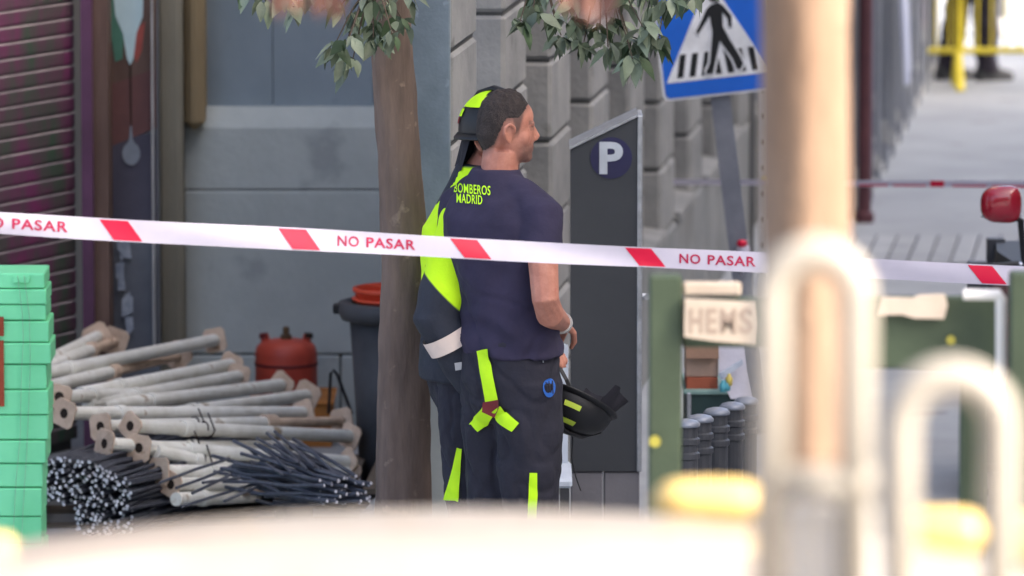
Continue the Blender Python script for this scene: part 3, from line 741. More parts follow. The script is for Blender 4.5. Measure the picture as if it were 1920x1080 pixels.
for x0, x1 in ((-38, 128), (633, 779), (1274, 1417)):
    mapped_text('NO', tmap(T1, x0, x0 + (x1-x0)*.275, .28, .76), 'lettering', 'tapetext', tA, bold=.02, space=1.1)
    mapped_text('PASAR', tmap(T1, x0 + (x1-x0)*.37, x1, .28, .76), 'lettering', 'tapetext', tA, bold=.02, space=1.1)
for x, lab in ((-260, 'steel stake holding the left end of the near tape'), (2060, 'steel stake holding the right end of the near tape')):
    p = P(x, T1['y'](x), T1['Y'](x)); g_ = Vector((p.x, p.y + .02, gz(p.y)))
    tag(build(MB().tube([g_, Vector((g_.x, g_.y, p.z + .15))], .014, 10), 'steel_stake', 'zinc', base=g_), lab, 'stake')
T2 = dict(Y=lambda x: 27.6 - 1.0*(x-1265)/655, y=lambda x: 341 + 5*(x-1265)/655, w=lambda x: 10 + 4*max(0, (x-1400)/520), wave=lambda x, v: .004*math.sin(x/60))
b_ = P(1265, 345, 27.6); tB = thing('far_tape', 'thin twisted red and white tape across the side street', 'tape', (b_.x, 27.6, gz(27.6)))
build(ribbon(T2, 1262, 2000, 20, 3), 'tape_film', 'tapewhite', tB, world=True, smooth=True, fix=False)
for x0, x1, v0, v1 in ((1610, 1664, .12, .36), (1674, 1736, .12, .34), (1744, 1770, .05, .95), (1785, 1850, .12, .34), (1860, 1990, .12, .36), (1470, 1560, .12, .3)):
    build(MB().rings([[tape_pt(T2, x0 + (x1-x0)*k/6, v0 + (v1-v0)*j/2, .002) for j in range(3)] for k in range(7)], False, closed=False), 'red_block', 'tapered', tB, world=True, fix=False)

# ================================================================== PEOPLE
def ring_e(c, rx, ry, n=28, sq=1.0):
    out = []
    for k in range(n):
        a = 2*math.pi*k/n; ca, sa = math.cos(a), math.sin(a)
        out.append(Vector((c[0] + rx*math.copysign(abs(ca)**sq, ca), c[1] + ry*math.copysign(abs(sa)**sq, sa), c[2])))
    return out
def add_hand(mb, wrist, d, nrm_, curl=.5, s=1., thumb=1):
    d = Vector(d).normalized(); n_ = Vector(nrm_); n_ = (n_ - d * n_.dot(d)).normalized(); x = d.cross(n_).normalized()
    w_ = Vector(wrist)
    mb.tube([w_ - d*.02*s, w_ + d*.015*s, w_ + d*.05*s, w_ + d*.085*s, w_ + d*.095*s], [(.026*s, .02*s), (.030*s, .018*s), (.040*s, .016*s), (.041*s, .014*s), (.036*s, .011*s)], 12)
    for i, (ox, L) in enumerate(((-.031, .066), (-.0105, .076), (.0105, .070), (.031, .054))):
        p = w_ + x*ox*s + d*.085*s; pts = [p]; dd = d.copy()
        for k, f in enumerate((.45, .32, .23)):
            dd = (dd*math.cos(curl*(.6 + .3*k)) + n_*math.sin(curl*(.6 + .3*k))).normalized()
            pts.append(pts[-1] + dd * L * f * s)
        mb.tube(pts, [.0092*s, .0086*s, .008*s, .0062*s], 8)
    tx = x * (-thumb)
    p0 = w_ + d*.02*s + tx*.022*s
    mb.tube([p0, p0 + (d*.6 + tx*.7 + n_*.2)*.036*s, p0 + (d*1.3 + tx*.95 + n_*.6)*.042*s, p0 + (d*1.9 + tx*.9 + n_*1.0)*.042*s], [.0125*s, .0105*s, .0095*s, .007*s], 8)
HS = .93
def head_parts(yaw=0, pitch=0, fwd=0.0):
    mb = MB()
    mb.ell((0, -.004, 1.708), (.075, .090, .094), 24, 18)
    mb.ell((0, -.034, 1.675), (.064, .060, .072), 20, 14)
    mb.ell((0, .026, 1.722), (.060, .063, .060), 20, 14)             # forehead
    mb.ell((0, .024, 1.665), (.064, .069, .095), 20, 16)
    mb.ell((0, .034, 1.625), (.055, .056, .056), 18, 12)
    mb.ell((0, .064, 1.594), (.028, .027, .022), 14, 10)            # chin
    mb.ell((0, .079, 1.703), (.048, .012, .010), 14, 8)             # brow
    mb.tube([(0, .082, 1.698), (0, .093, 1.676), (0, .102, 1.660), (0, .094, 1.649)], [.0085, .0105, .0125, .011], 10)
    mb.ell((0, .094, 1.651), (.017, .010, .008), 10, 8)             # nostrils
    mb.ell((0, .082, 1.626), (.023, .012, .0075), 12, 8)            # lips
    mb.ell((0, .080, 1.614), (.021, .013, .008), 12, 8)
    mb.ell((0, .072, 1.634), (.032, .020, .022), 12, 8)
    for s in (-1, 1):
        mb.ell((s*.044, .044, 1.658), (.022, .028, .030), 12, 8)     # cheek
        # ear: rim plus lobe, set at an angle
        R_ = Matrix.Rotation(s*.35, 3, 'Z')
        mb.ell((s*.076, -.008, 1.672), (.008, .018, .030), 12, 10, R_)
        mb.tube([(s*.079, .010, 1.678), (s*.088, .007, 1.698), (s*.095, -.010, 1.706), (s*.098, -.026, 1.696), (s*.095, -.027, 1.674), (s*.088, -.016, 1.654), (s*.080, -.003, 1.644)], .0058, 8)
    piv = Vector((0, -.01, 1.56))
    mb.xf(Matrix.Translation(piv + Vector((0, fwd, .014))) @ Matrix.Rotation(yaw, 4, 'Z') @ Matrix.Rotation(pitch, 4, 'X') @ Matrix.Scale(HS, 4) @ Matrix.Translation(-piv))
    return mb
HM = lambda yaw, pitch, fwd: Matrix.Translation(Vector((0, -.01 + fwd, 1.574))) @ Matrix.Rotation(yaw, 4, 'Z') @ Matrix.Rotation(pitch, 4, 'X') @ Matrix.Scale(HS, 4) @ Matrix.Translation(-Vector((0, -.01, 1.56)))
def arm_tube(mb, sh, el, wr, r=(.052, .047, .042, .043, .036, .027), n=12):
    sh, el, wr = Vector(sh), Vector(el), Vector(wr)
    mb.tube([sh, sh.lerp(el, .45), el.lerp(sh, .12), el.lerp(wr, .22), el.lerp(wr, .6), wr], list(r), n)
def person_body(name, label, loc, rotz, arms, head=(0, 0, 0), hands=(.5, .5), s=1.0, lean=0, voxel=.0062, legs=None):
    mb = MB()
    mb.rings([ring_e((0, 0, z), a*.93, b*.9) for z, a, b in ((.86, .15, .10), (.95, .17, .12), (1.08, .15, .105), (1.2, .155, .108), (1.34, .172, .112), (1.42, .17, .10), (1.47, .12, .08), (1.5, .07, .065))])
    mb.tube([(0, -.03, 1.44), (0, -.026, 1.50), (0, -.014 + head[2]*.4, 1.56), (0, -.01 + head[2]*.8, 1.62)], [(.075, .07), (.062, .062), (.056, .058), (.054, .058)], 18)
    for sd in (-1, 1): mb.tube([(sd*.02, -.02, 1.515), (sd*.08, -.01, 1.49), (sd*.16, 0, 1.445)], [.05, .048, .05], 12)   # slope of the shoulders
    mb.join(head_parts(*head))
    for (sh, el, wr, hd, hn), sd, cu in zip(arms, (-1, 1), hands):
        arm_tube(mb, sh, el, wr); add_hand(mb, wr, hd, hn, cu, 1.0, sd)
    lg = legs or (((-.09, 0, .9), (-.1, .02, .5), (-.105, -.015, .09)), ((.09, 0, .9), (.1, .02, .5), (.105, -.015, .09)))
    for (hp, kn, an) in lg:
        hp, kn, an = Vector(hp), Vector(kn), Vector(an)
        mb.tube([hp, hp.lerp(kn, .5), kn, kn.lerp(an, .3), kn.lerp(an, .8), an], [.082, .07, .052, .055, .04, .036], 12)
        mb.tube([an + Vector((0, -.05, -.055)), an + Vector((0, .06, -.055)), an + Vector((0, .17, -.065))], [(.032, .03), (.04, .03), (.03, .015)], 12)
    me = remesh(mb, voxel, 1 if voxel < .005 else 2)
    o = mesh_obj(name, me, 'skin', None, True)
    o.location = loc; o.rotation_euler = (0, 0, rotz); o.scale = (s, s, s)
    MATRIX[o.name] = Matrix.Translation(Vector(loc)) @ Matrix.Rotation(rotz, 4, 'Z') @ Matrix.Scale(s, 4)
    return o
HL = [(-.2, 1.592), (-.075, 1.597), (-.05, 1.62), (-.036, 1.668), (-.024, 1.706), (.004, 1.710), (.010, 1.69), (.014, 1.668), (.026, 1.666), (.034, 1.70), (.044, 1.735), (.062, 1.757), (.2, 1.775)]
HLS = [(-.2, 1.598), (-.075, 1.604), (-.052, 1.632), (-.036, 1.680), (-.02, 1.718), (.026, 1.722), (.044, 1.742), (.060, 1.760), (.2, 1.776)]
def interp(x, tb):
    for (a, c), (b, d) in zip(tb[:-1], tb[1:]):
        if x <= b: return c + (d - c) * max(0, (x - a)) / (b - a)
    return tb[-1][1]
def paint_skin(o, head):     # stubble and cropped hair as a skin colour attribute
    inv = HM(*head).inverted(); me = o.data; vals = []
    for v in me.vertices:
        h = inv @ v.co; d = 0.
        if h.z > 1.54 and abs(h.x) < .085:
            m_ = h.z - interp(h.y, HL)
            if not (abs(h.x) > .0775 and h.z < 1.705): d = max(0, min(1, (m_ + .014) / .034)) * .85
            if h.y > .02 and 1.57 < h.z < 1.64: d = max(d, .62 * min(1, (h.y - .02)/.03) * min(1, (1.645 - h.z)/.02) * min(1, (h.z - 1.57)/.012))
            if abs(h.z - 1.708) < .006 and h.y > .06 and .012 < abs(h.x) < .05: d = max(d, .45)
            if abs(h.z - 1.690) < .007 and h.y > .058 and .014 < abs(h.x) < .046: d = max(d, .4)
        vals.append(d)
    at = me.attributes.new('dark', 'FLOAT', 'POINT'); at.data.foreach_set('value', vals)
def hair_shell(o, head, thick=.0036, low=0.004):
    inv = HM(*head).inverted(); me = o.data
    def mask(c):            # >0 on the scalp
        h = inv @ c
        if h.z < 1.56 or abs(h.x) > .1: return -1
        line = interp(h.y, HLS)
        if abs(h.x) > .080: return -1
        return h.z - line - low
    paint_skin(o, head)
    idx = {}; vs = []; fs = []
    for p in me.polygons:
        if mask(p.center) > 0:
            f = []
            for vi in p.vertices:
                if vi not in idx:
                    v = me.vertices[vi]; m_ = max(0, mask(v.co)); h = inv @ v.co
                    t = min(1, m_ / .06); topf = 1.0 + 2.2 * max(0, min(1, (h.z - 1.74) / .05))
                    off = .0010 + thick * t * topf * (.75 + .5 * noise.noise(h * 70) + .35 * noise.noise(h * 160))
                    idx[vi] = len(vs); vs.append(v.co + v.normal * off)
                f.append(idx[vi])
            fs.append(tuple(f))
    return build(MB().add(vs, fs), 'hair', 'hair', o, smooth=True, fix=False)
def folds(c, ax=9, az=22, amp=.004, seed=0):
    a = noise.noise(Vector((c.x*ax + seed, c.y*ax, c.z*az + c.x*6))); b = noise.noise(Vector((c.x*ax*2.4, c.y*ax*2.4 + seed, c.z*az*1.6 - c.x*20)))
    return amp * (a + .5*b)
def trousers(o, legs, cx=0, cy=0, waist=1.06, rx=.182, ry=.138, r=(.108, .094, .088, .09, .086), amp=.005, mt='firecloth', voxel=.008, hem=.07, seed=0):
    mb = MB()
    mb.rings([ring_e((cx, cy - .004, z), a, b) for z, a, b in ((.80, .10, .09), (.86, .165, .125), (.93, rx+.004, ry+.004), (1.0, rx, ry), (waist, rx-.006, ry-.006))])
    for (hp, kn, an) in legs:
        hp, kn, an = Vector(hp), Vector(kn), Vector(an)
        e = an.copy(); e.z = hem
        mb.tube([hp + Vector((0, 0, .03)), hp.lerp(kn, .3), hp.lerp(kn, .75), kn, kn.lerp(e, .4), kn.lerp(e, .8), e], [r[0], r[0], r[1], r[2], r[3], r[4], r[4]], 18)
    me = remesh(mb, voxel, 3)
    wrinkle(me, lambda c: folds(c, 6, 10, 2.3*amp*(.6 + .6*max(0, 1 - abs(c.z - .45)/.45)), seed) + (.004*math.sin(c.z*60 + 3*c.x*20) * max(0, 1 - c.z/.35)) - .007*max(0, 1 - abs(noise.noise(Vector((c.x*6 + seed, c.y*6 - c.z*3, c.z*8 + c.x*9))))*5.5)**2)
    return mesh_obj('trousers', me, mt, o, True)
def boots(o, legs, mt='boot'):
    for (hp, kn, an) in legs:
        an = Vector(an); mb = MB()
        mb.tube([an + Vector((0, 0, .18)), an + Vector((0, 0, .08)), an + Vector((0, .0, .0))], [.062, .058, .056], 14)
        mb.rings([[Vector((an.x + x*wd, an.y + y, z)) for x, z in ((-1, .0), (1, .0), (1, hh*.6), (.7, hh), (-.7, hh), (-1, hh*.6))] for y, wd, hh in ((-.085, .035, .07), (-.07, .045, .10), (0, .047, .12), (.08, .05, .085), (.15, .05, .065), (.19, .035, .05))])
        me = remesh(mb, .008, 2); mesh_obj('boot', me, mt, o, True)
def bvh_of(objs):
    vs = []; fs = []
    for o in objs:
        k = len(vs); mw = MATRIX[o.parent.name if o.parent else o.name]
        vs += [mw @ v.co for v in o.data.vertices]; fs += [tuple(i + k for i in p.vertices) for p in o.data.polygons]
    return BVHTree.FromPolygons(vs, fs)
def onto(bvh, px, py, off=.003):
    d = ray(px, py).normalized(); h = bvh.ray_cast(CAM, d)
    if h[0] is None:
        q = bvh.find_nearest(P(px, py, 19.3)); h = q
    n_ = h[1] if h[1].dot(d) < 0 else -h[1]
    return h[0] + n_ * off
def strip(bvh, pts, name, mt, par, off=.004, n=10, m=4):
    """a sewn band: pts = [(px, py, half width px)] down its middle, laid on the cloth"""
    rows = []
    for i in range(len(pts) - 1):
        for k in range(n + (i == len(pts) - 2)):
            t = k / n; rows.append(tuple(a + (b - a)*t for a, b in zip(pts[i], pts[i+1])))
    grid = []
    for j, (x, y, hw) in enumerate(rows):
        a = rows[max(j-1, 0)]; b = rows[min(j+1, len(rows)-1)]; tx, ty = b[0]-a[0], b[1]-a[1]; L = math.hypot(tx, ty) or 1
        nx, ny = -ty/L, tx/L
        grid.append([onto(bvh, x + nx*hw*(2*q/m - 1), y + ny*hw*(2*q/m - 1), off) for q in range(m + 1)])
    # take the ripples out of the band a little
    for _ in range(2):
        for j in range(1, len(grid)-1):
            for q in range(m+1): grid[j][q] = grid[j][q]*.5 + (grid[j-1][q] + grid[j+1][q])*.25
    mb = MB().rings(grid, False, closed=False)
    return build(mb, name, mt, par, world=True, smooth=True, fix=False)

# --- firefighter helmet (shared builder); local: faces +Y, origin at the rim centre
def helmet(label, mtx, par_label_cat='helmet', strap=True, group=None, rich=True):
    t = bpy.data.objects.new('helmet', None); C.objects.link(t); t.empty_display_size = .1
    t.matrix_world = mtx; MATRIX[t.name] = mtx.copy(); tag(t, label, 'helmet', group)
    def dome(th, ph, k=0): # th from top
        return Vector(((.118 + k)*math.sin(th)*math.cos(ph), -.005 + (.145 + k)*math.sin(th)*math.sin(ph), .0 + (.135 + k)*math.cos(th)))
    rs = [[dome(max(.02, math.pi*.56*j/12), 2*math.pi*k/32) for k in range(32)] for j in range(13)]
    build(MB().rings(rs, True), 'shell', 'black', t, smooth=True)
    build(MB().rings([[dome(math.pi*.5, 2*math.pi*k/32, .004) + Vector((0, 0, -.012)) for k in range(32)], [dome(math.pi*.5, 2*math.pi*k/32, .018) + Vector((0, 0, -.028)) for k in range(32)], [dome(math.pi*.5, 2*math.pi*k/32, .018) + Vector((0, 0, -.034)) for k in range(32)], [dome(math.pi*.5, 2*math.pi*k/32, -.002) + Vector((0, 0, -.03)) for k in range(32)]], True), 'brim', 'black', t, smooth=True)
    def patch(th0, th1, ph0, ph1, mt, nm, k=.004):
        g = [[dome(th0 + (th1-th0)*i/6, ph0 + (ph1-ph0)*j/8, k) for j in range(9)] for i in range(7)]
        build(MB().rings(g, False, closed=False), nm, mt, t, smooth=True, fix=False)
    # crest
    build(MB().tube([dome(.9, math.pi*.5, .004), dome(.45, math.pi*.5, .008), dome(.02, 0, .010), dome(.45, -math.pi*.5, .008), dome(1.1, -math.pi*.5, .004)], [(.016, .006), (.02, .01), (.022, .011), (.02, .01), (.014, .006)], 8), 'crest', 'black', t, smooth=True)
    for sd in (0, math.pi):
        sg_ = 1 if sd == 0 else -1
        if rich: patch(.10, .94, sd - sg_*1.5, sd + sg_*.1, 'hivis', 'fluorescent_panel')
        if rich: patch(1.0, 1.22, sd - sg_*1.4, sd - sg_*.6, 'hivis', 'fluorescent_panel')
        if rich: patch(1.26, 1.42, sd - sg_*1.3, sd - sg_*.7, 'redbrown', 'red_panel')
        patch(.5, .72, sd + sg_*.1, sd + sg_*1.1, 'hivisdim', 'reflective_stripe')
        patch(1.15, 1.34, sd + sg_*.2, sd + sg_*.7, 'hivisdim', 'reflective_stripe')
    # neck flap
    g = []
    for i in range(7):
        row = []
        for j in range(17):
            ph = -math.pi*.5 + (j/16 - .5)*2.7; k = i/6
            p = dome(math.pi*.5, ph, -.012 + .010*k + .02*math.sin(j*.9)*k); p.z = -.02 - .125*k*(1 - .05*math.sin(j*.8)); p.y -= .02*k
            row.append(p)
        g.append(row)
    build(MB().rings(g, False, closed=False), 'neck_flap', 'blackcloth', t, smooth=True, fix=False)
    if strap: build(MB().tube([(.10, .0, -.03), (.085, .03, -.10), (.03, .06, -.155), (-.03, .06, -.155), (-.085, .03, -.10), (-.10, .0, -.03)], [(.009, .003)]*6, 8), 'chin_strap', 'black', t)
    return t

# --- firefighter in the navy T-shirt
Y1 = 19.2
m1 = P(941, 700, Y1); L1 = Vector((m1.x, Y1, .2)); R1 = math.radians(-50)
head1 = (math.radians(-27), math.radians(-2), .010)
wr_r = Vector((.195, .20, 1.10))
arms1 = (((-.18, -.005, 1.45), (-.235, -.02, 1.16), (-.12, .14, 1.10), (.7, .1, -.1), (.2, .2, -1)),
         ((.185, -.005, 1.45), (.272, -.055, 1.165), (.09, .165, 1.09), (-.75, .35, -.3), (-.2, -.2, -1)))
legs1 = (((-.062, .02, .9), (-.065, .035, .5), (-.07, .0, .085)), ((.098, .02, .9), (.098, .035, .5), (.10, .0, .085)))
legs2 = (((-.092, 0, .9), (-.105, .015, .5), (-.115, -.02, .085)), ((.092, 0, .9), (.108, .015, .5), (.118, -.02, .085)))
p1 = person_body('person', '', L1, R1, arms1, head1, (.7, .7), legs=legs1, voxel=.0046)
tag(p1, 'firefighter in navy T-shirt seen from behind, bare headed, looking right', 'person')
hair_shell(p1, head1)
mb = MB()
mb.rings([ring_e((.018*max(0, min(1, (1.3 - z)/.25)), y, z), a, b, 32) for z, a, b, y in ((1.005, .173, .146, .018), (1.03, .174, .147, .018), (1.08, .168, .137, .016), (1.16, .172, .132, .012), (1.26, .188, .136, .002), (1.35, .204, .145, -.008), (1.42, .207, .144, -.012), (1.475, .182, .122, -.014), (1.52, .118, .092, -.018), (1.552, .082, .080, -.02), (1.57, .069, .073, -.02))])
for sd in (-1, 1):
    sh, el = Vector(arms1[(sd+1)//2][0]), Vector(arms1[(sd+1)//2][1])
    e = sh.lerp(el, .44)
    mb.tube([Vector((sd*.06, -.015, 1.508)), Vector((sd*.13, -.008, 1.474)), sh + Vector((sd*.006, 0, -.01)), sh.lerp(el, .25), e], [.056, .064, .069, .068, .068], 18)
me = remesh(mb, .0075, 4)
def crease(c, sx, sz, seed):
    n_ = noise.noise(Vector((c.x*sx + c.z*3 + seed, c.y*sx - c.z*2, c.z*sz + c.x*5)))
    return max(0, 1 - abs(n_)*5.5)**2
def shirt_fold(c):
    f = folds(c, 5, 7, .0085, 3.1) + folds(c, 11, 15, .003, 1.3)
    lowf = max(0, min(1, (1.22 - c.z)/.2)); f += .0075 * lowf * math.sin(c.z*62 + 18*c.x + 3*noise.noise(c*7))
    f += .004 * math.sin((c.z*.8 + c.x*1.1)*44) * max(0, min(1, (c.x - .02)/.15)) * max(0, 1 - abs(c.z - 1.28)/.14)
    return f - .006*crease(c, 5, 7, 4.4)*max(.25, min(1, (1.4 - c.z)/.2)) - .004*crease(c, 9, 13, 9.1)*lowf
wrinkle(me, shirt_fold)
shirt1 = mesh_obj('t_shirt', me, 'navycloth', p1, True)
tr1 = trousers(p1, legs1, cx=.018, cy=.02, rx=.165, r=(.104, .093, .086, .09, .086), seed=2.2)
boots(p1, legs1)
bv = bvh_of([shirt1]); bvt = bvh_of([tr1])
def shirt_text(x0, x1, y0, y1, dy):     # lettering printed on the back of the shirt
    return lambda u, v: onto(bv, x0 + (x1 - x0)*u, y1 + (y0 - y1)*v + dy*u, .0022)
mapped_text('BOMBEROS', shirt_text(852, 920, 343, 361, 6), 'printed_lettering', 'hivis', p1, bold=.012, space=1.08)
mapped_text('MADRID', shirt_text(857, 905, 363, 380, 4), 'printed_lettering', 'hivis', p1, bold=.012, space=1.08)
bva = bvh_of([shirt1, tr1])
strip(bva, [(906, 655, 10), (914, 700, 10.5), (924, 752, 11.5)], 'brace_strap', 'hivis', p1, .007)
strip(bva, [(918, 768, 12), (906, 785, 14), (890, 801, 11)], 'brace_strap', 'hivis', p1, .008)
strip(bva, [(932, 764, 9), (944, 783, 12), (968, 801, 10)], 'brace_strap', 'hivis', p1, .009)
mb = MB(); mb.prism([onto(bva, a, b, .013) for a, b in ((911, 752), (937, 748), (938, 762), (929, 778), (908, 768))], (0, .004, 0)); build(mb, 'brace_joint', 'redbrown', p1, world=True)
strip(bvt, [(1000, 886, 7), (999, 935, 8), (996, 990, 8)], 'calf_stripe', 'hivis', p1, .005)
strip(bvt, [(858, 838, 0.5), (858, 838.5, .5)], 'seam_tag', 'hivisdim', p1, .004, 2, 1)
badge = MB().prism([onto(bvt, 1028 + 11*math.cos(a*.35), 727 + 17*math.sin(a*.35), .005) for a in range(18)], (0, .001, 0)); bd = build(badge, 'blue_badge', 'bluepatch', p1, world=True)
for k in range(3):
    strip(bvt, [(1022 + k*5, 720 - k*2, 1), (1025 + k*4, 733 + k*2, 1)], 'badge_line', 'firecloth', bd, .0085, 3, 1)
strip(bvt, [(1016, 661, .9), (1017, 681, .9)], 'zip_pull', 'silver', p1, .005, 3, 1)
# wrist watch
w_ = MATRIX[p1.name] @ Vector(arms1[1][2]); e_ = MATRIX[p1.name] @ Vector(arms1[1][1]); dv = (w_ - e_).normalized()
wa = tag(build(MB().tube([w_ - dv*.034, w_ - dv*.014], .034, 16), 'wrist_watch', 'trimwhite', base=w_), 'pale watch on the right wrist of the firefighter in the T-shirt', 'watch')
# helmet carried against the right hip, rim up
hp_ = P(1080, 760, 19.40)
hm = Matrix.Translation(hp_) @ Matrix.Rotation(math.radians(-70), 4, 'Z') @ Matrix.Rotation(math.radians(150), 4, 'X') @ Matrix.Rotation(math.radians(12), 4, 'Y')
h1 = helmet('black helmet with yellow stripes carried upside down beside the navy T-shirt', hm @ Matrix.Diagonal((.8, .8, .62, 1)), strap=False, rich=False)
s0 = P(1062, 640, 19.36); s1 = P(1066, 735, 19.36)
build(MB().tube([P(1050, 690, 19.42), P(1062, 712, 19.40), P(1074, 742, 19.40)], [(.009, .003)]*3, 8), 'chin_strap', 'black', h1, world=True)
build(MB().tube([P(1074, 818, 19.35), P(1072, 860, 19.35), P(1079, 892, 19.35), P(1089, 920, 19.35)], [(.006, .002)]*4, 6), 'loose_strap', 'black', h1, world=True)

# --- firefighter in the fluorescent jacket, behind
Y2 = 19.5
m2 = P(882, 700, Y2); L2 = Vector((m2.x, Y2, .2)); R2 = math.radians(-92); S2 = .966
head2 = (math.radians(-38), math.radians(-4), .088)
arms2 = (((-.205, 0, 1.43), (-.245, .02, 1.15), (-.16, .20, 1.02), (.5, .6, -.3), (.2, .1, -1)),
         ((.205, .0, 1.43), (.262, -.085, 1.15), (.235, .045, .92), (0, .6, -1), (-1, 0, 0)))
p2 = person_body('person', '', L2, R2, arms2, head2, (.4, .5), s=S2, legs=legs2)
tag(p2, 'helmeted firefighter in dark jacket with fluorescent yellow shoulders, partly hidden behind another', 'person')
hair_shell(p2, head2)
mb = MB()
mb.rings([ring_e((0, y, z), a, b, 32) for z, a, b, y in ((.92, .203, .163, 0), (.95, .206, .165, 0), (1.0, .205, .16, 0), (1.15, .205, .155, 0), (1.3, .212, .155, -.006), (1.40, .212, .145, -.01), (1.45, .178, .120, -.004), (1.49, .118, .102, -.002), (1.55, .087, .090, .020), (1.605, .082, .082, .04))])
for sd in (-1, 1):
    sh, el, wr = (Vector(q) for q in arms2[(sd+1)//2][:3])
    mb.tube([Vector((sd*.07, -.01, 1.47)), Vector((sd*.15, 0, 1.445)), sh, sh.lerp(el, .5), el, el.lerp(wr, .5), wr.lerp(el, .06)], [.078, .09, .097, .094, .086, .080, .072], 18)
me = remesh(mb, .0085, 4)
wrinkle(me, lambda c: folds(c, 7, 12, .006, 8.3) + .004*math.sin(c.z*48 + 10*c.y)*max(0, min(1, (abs(c.x) - .19)/.05)))
jk = mesh_obj('jacket', me, zoned('jacket_cloth', (196, 244, 24), (44, 48, 58)), p2, True)
at = me.attributes.new('zone', 'FLOAT', 'POINT')
vals = []
for v in me.vertices:
    c = v.co
    if c.x > .1: edge = 1.245 - 1.0*(c.y + .09)
    else: edge = 1.20
    collar = 1.465 + .35*max(0, -c.y - .02)
    z_ = min((c.z - edge), ((1.60 if c.x > .05 else 1.478) - c.z))
    vals.append(.5 + max(-.5, min(.5, z_ * 5)))
at.data.foreach_set('value', vals)
sh, el, wr = (Vector(q) for q in arms2[1][:3])
a_ = el.lerp(wr, .18); b_ = el.lerp(wr, .38)
build(MB().tube([a_, a_.lerp(b_, .5), b_], [.090, .0895, .0885], 28, cap=False), 'reflective_band', 'reflect', p2, smooth=True, fix=False)
tr2 = trousers(p2, legs2, seed=5.5)
boots(p2, legs2)
bv2 = bvh_of([tr2, jk])
strip(bv2, [(863, 838, 5), (858, 880, 7), (852, 912, 10), (848, 938, 13)], 'calf_stripe', 'hivis', p2, .008)
strip(bv2, [(854, 687, 7), (867, 685, 7)], 'pocket_tag', 'trimwhite', p2, .005, 3, 2)
hm2 = MATRIX[p2.name] @ HM(*head2) @ Matrix.Translation((0, -.012, 1.715)) @ Matrix.Rotation(math.radians(6), 4, 'X') @ Matrix.Scale(.95, 4)
helmet('black and yellow helmet with neck flap worn by the jacketed firefighter', hm2)

# --- uniformed person far down the side street, legs in view
Y3 = 41.1
m3 = P(1818, 140, Y3)
legs3 = (((-.09, 0, .9), (-.10, -.03, .5), (-.11, -.1, .085)), ((.09, 0, .9), (.10, .05, .5), (.105, .07, .085)))
arms3 = (((-.195, 0, 1.42), (-.27, -.02, 1.15), (-.22, .1, .95), (.2, .4, -1), (1, 0, 0)), ((.195, 0, 1.42), (.27, -.02, 1.15), (.22, .1, .95), (-.2, .4, -1), (-1, 0, 0)))
p3 = person_body('person', '', Vector((m3.x, Y3, 0)), math.radians(-62), arms3, (0, 0, 0), (.5, .5), legs=legs3, voxel=.011, s=.98)
tag(p3, 'person in dark uniform and grey shoes standing behind the yellow barrier', 'person')
trousers(p3, legs3, mt='darktrouser', voxel=.011, r=(.115, .1, .085, .085, .075), hem=.06)
mb = MB(); mb.rings([ring_e((0, 0, z), a, b, 24) for z, a, b in ((.78, .2, .16), (.95, .2, .155), (1.15, .19, .145), (1.35, .2, .14), (1.43, .19, .12), (1.5, .1, .085), (1.54, .075, .075))])
for sd in (-1, 1):
    sh, el, wr = (Vector(q) for q in arms3[(sd+1)//2][:3]); mb.tube([Vector((sd*.08, 0, 1.46)), sh, sh.lerp(el, .5), el, wr], [.07, .075, .072, .066, .055], 14)
mesh_obj('jacket', remesh(mb, .012, 3), 'darktrouser', p3, True)
boots(p3, legs3, 'shoe'); hair_shell(p3, (0, 0, 0))

# ================================================================== BUILDING SITE PILE ON THE LEFT
# pallet under the rebar, prop heap
def pallet(loc, rotz, label):
    t = thing('pallet', label, 'pallet', loc, rotz, 'pallets under the site pile')
    for k in range(7): build(MB().box((-.6 + k*.172, -.4, .115), (-.6 + k*.172 + .13, .4, .135)), 'top_board', 'pallet', t)
    for yy in (-.38, 0, .38):
        build(MB().box((-.6, yy - .04, .0), (.6, yy + .04, .02)), 'bottom_board', 'pallet', t)
        for xx in (-.55, 0, .55): build(MB().box((xx - .05, yy - .045, .0205), (xx + .05, yy + .045, .1145)), 'block', 'pallet', t)
    return t
zg22 = gz(22.4)
pallet((xat(250, 22.4), 22.75, gz(22.75) + .0), .08, 'grey wooden pallet on the ground under the left half of the prop heap')
pallet((xat(560, 22.9), 22.85, gz(22.85) + .0), -.05, 'grey wooden pallet on the ground under the right half of the prop heap')

PR = .0245
PROPS = [  # left px, py, Y ; right px, py, Y ; plate at left, plate at right ; thin inner tube share
    (20, 712, 22.9, 402, 638, 24.3, 0, 1, 0), (60, 733, 22.8, 332, 668, 24.2, 0, 1, .45), (40, 700, 23.0, 182, 632, 24.4, 0, 1, 0), (70, 695, 23.2, 214, 640, 24.5, 0, 1, .3),
    (150, 738, 22.7, 432, 684, 24.1, 0, 1, 0), (165, 757, 22.6, 446, 706, 24.0, 0, 1, 0), (190, 762, 22.7, 526, 722, 24.0, 0, 1, 0),
    (112, 744, 22.35, 300, 738, 23.3, 1, 0, 0), (122, 775, 22.3, 568, 774, 23.4, 1, 1, 0), (240, 786, 22.6, 574, 742, 23.9, 0, 1, 0),
    (190, 800, 22.25, 640, 790, 23.4, 1, 1, .3), (246, 799, 22.2, 655, 818, 23.1, 1, 1, 0), (262, 840, 22.15, 560, 838, 23.0, 1, 0, 0),
    (198, 832, 22.1, 650, 866, 22.8, 1, 1, 0), (292, 846, 22.2, 500, 892, 22.6, 0, 0, 0), (300, 884, 22.12, 655, 886, 22.8, 1, 1, 0),
    (322, 908, 22.1, 600, 905, 22.7, 1, 0, .4), (330, 936, 22.05, 480, 930, 22.5, 0, 0, 0)]
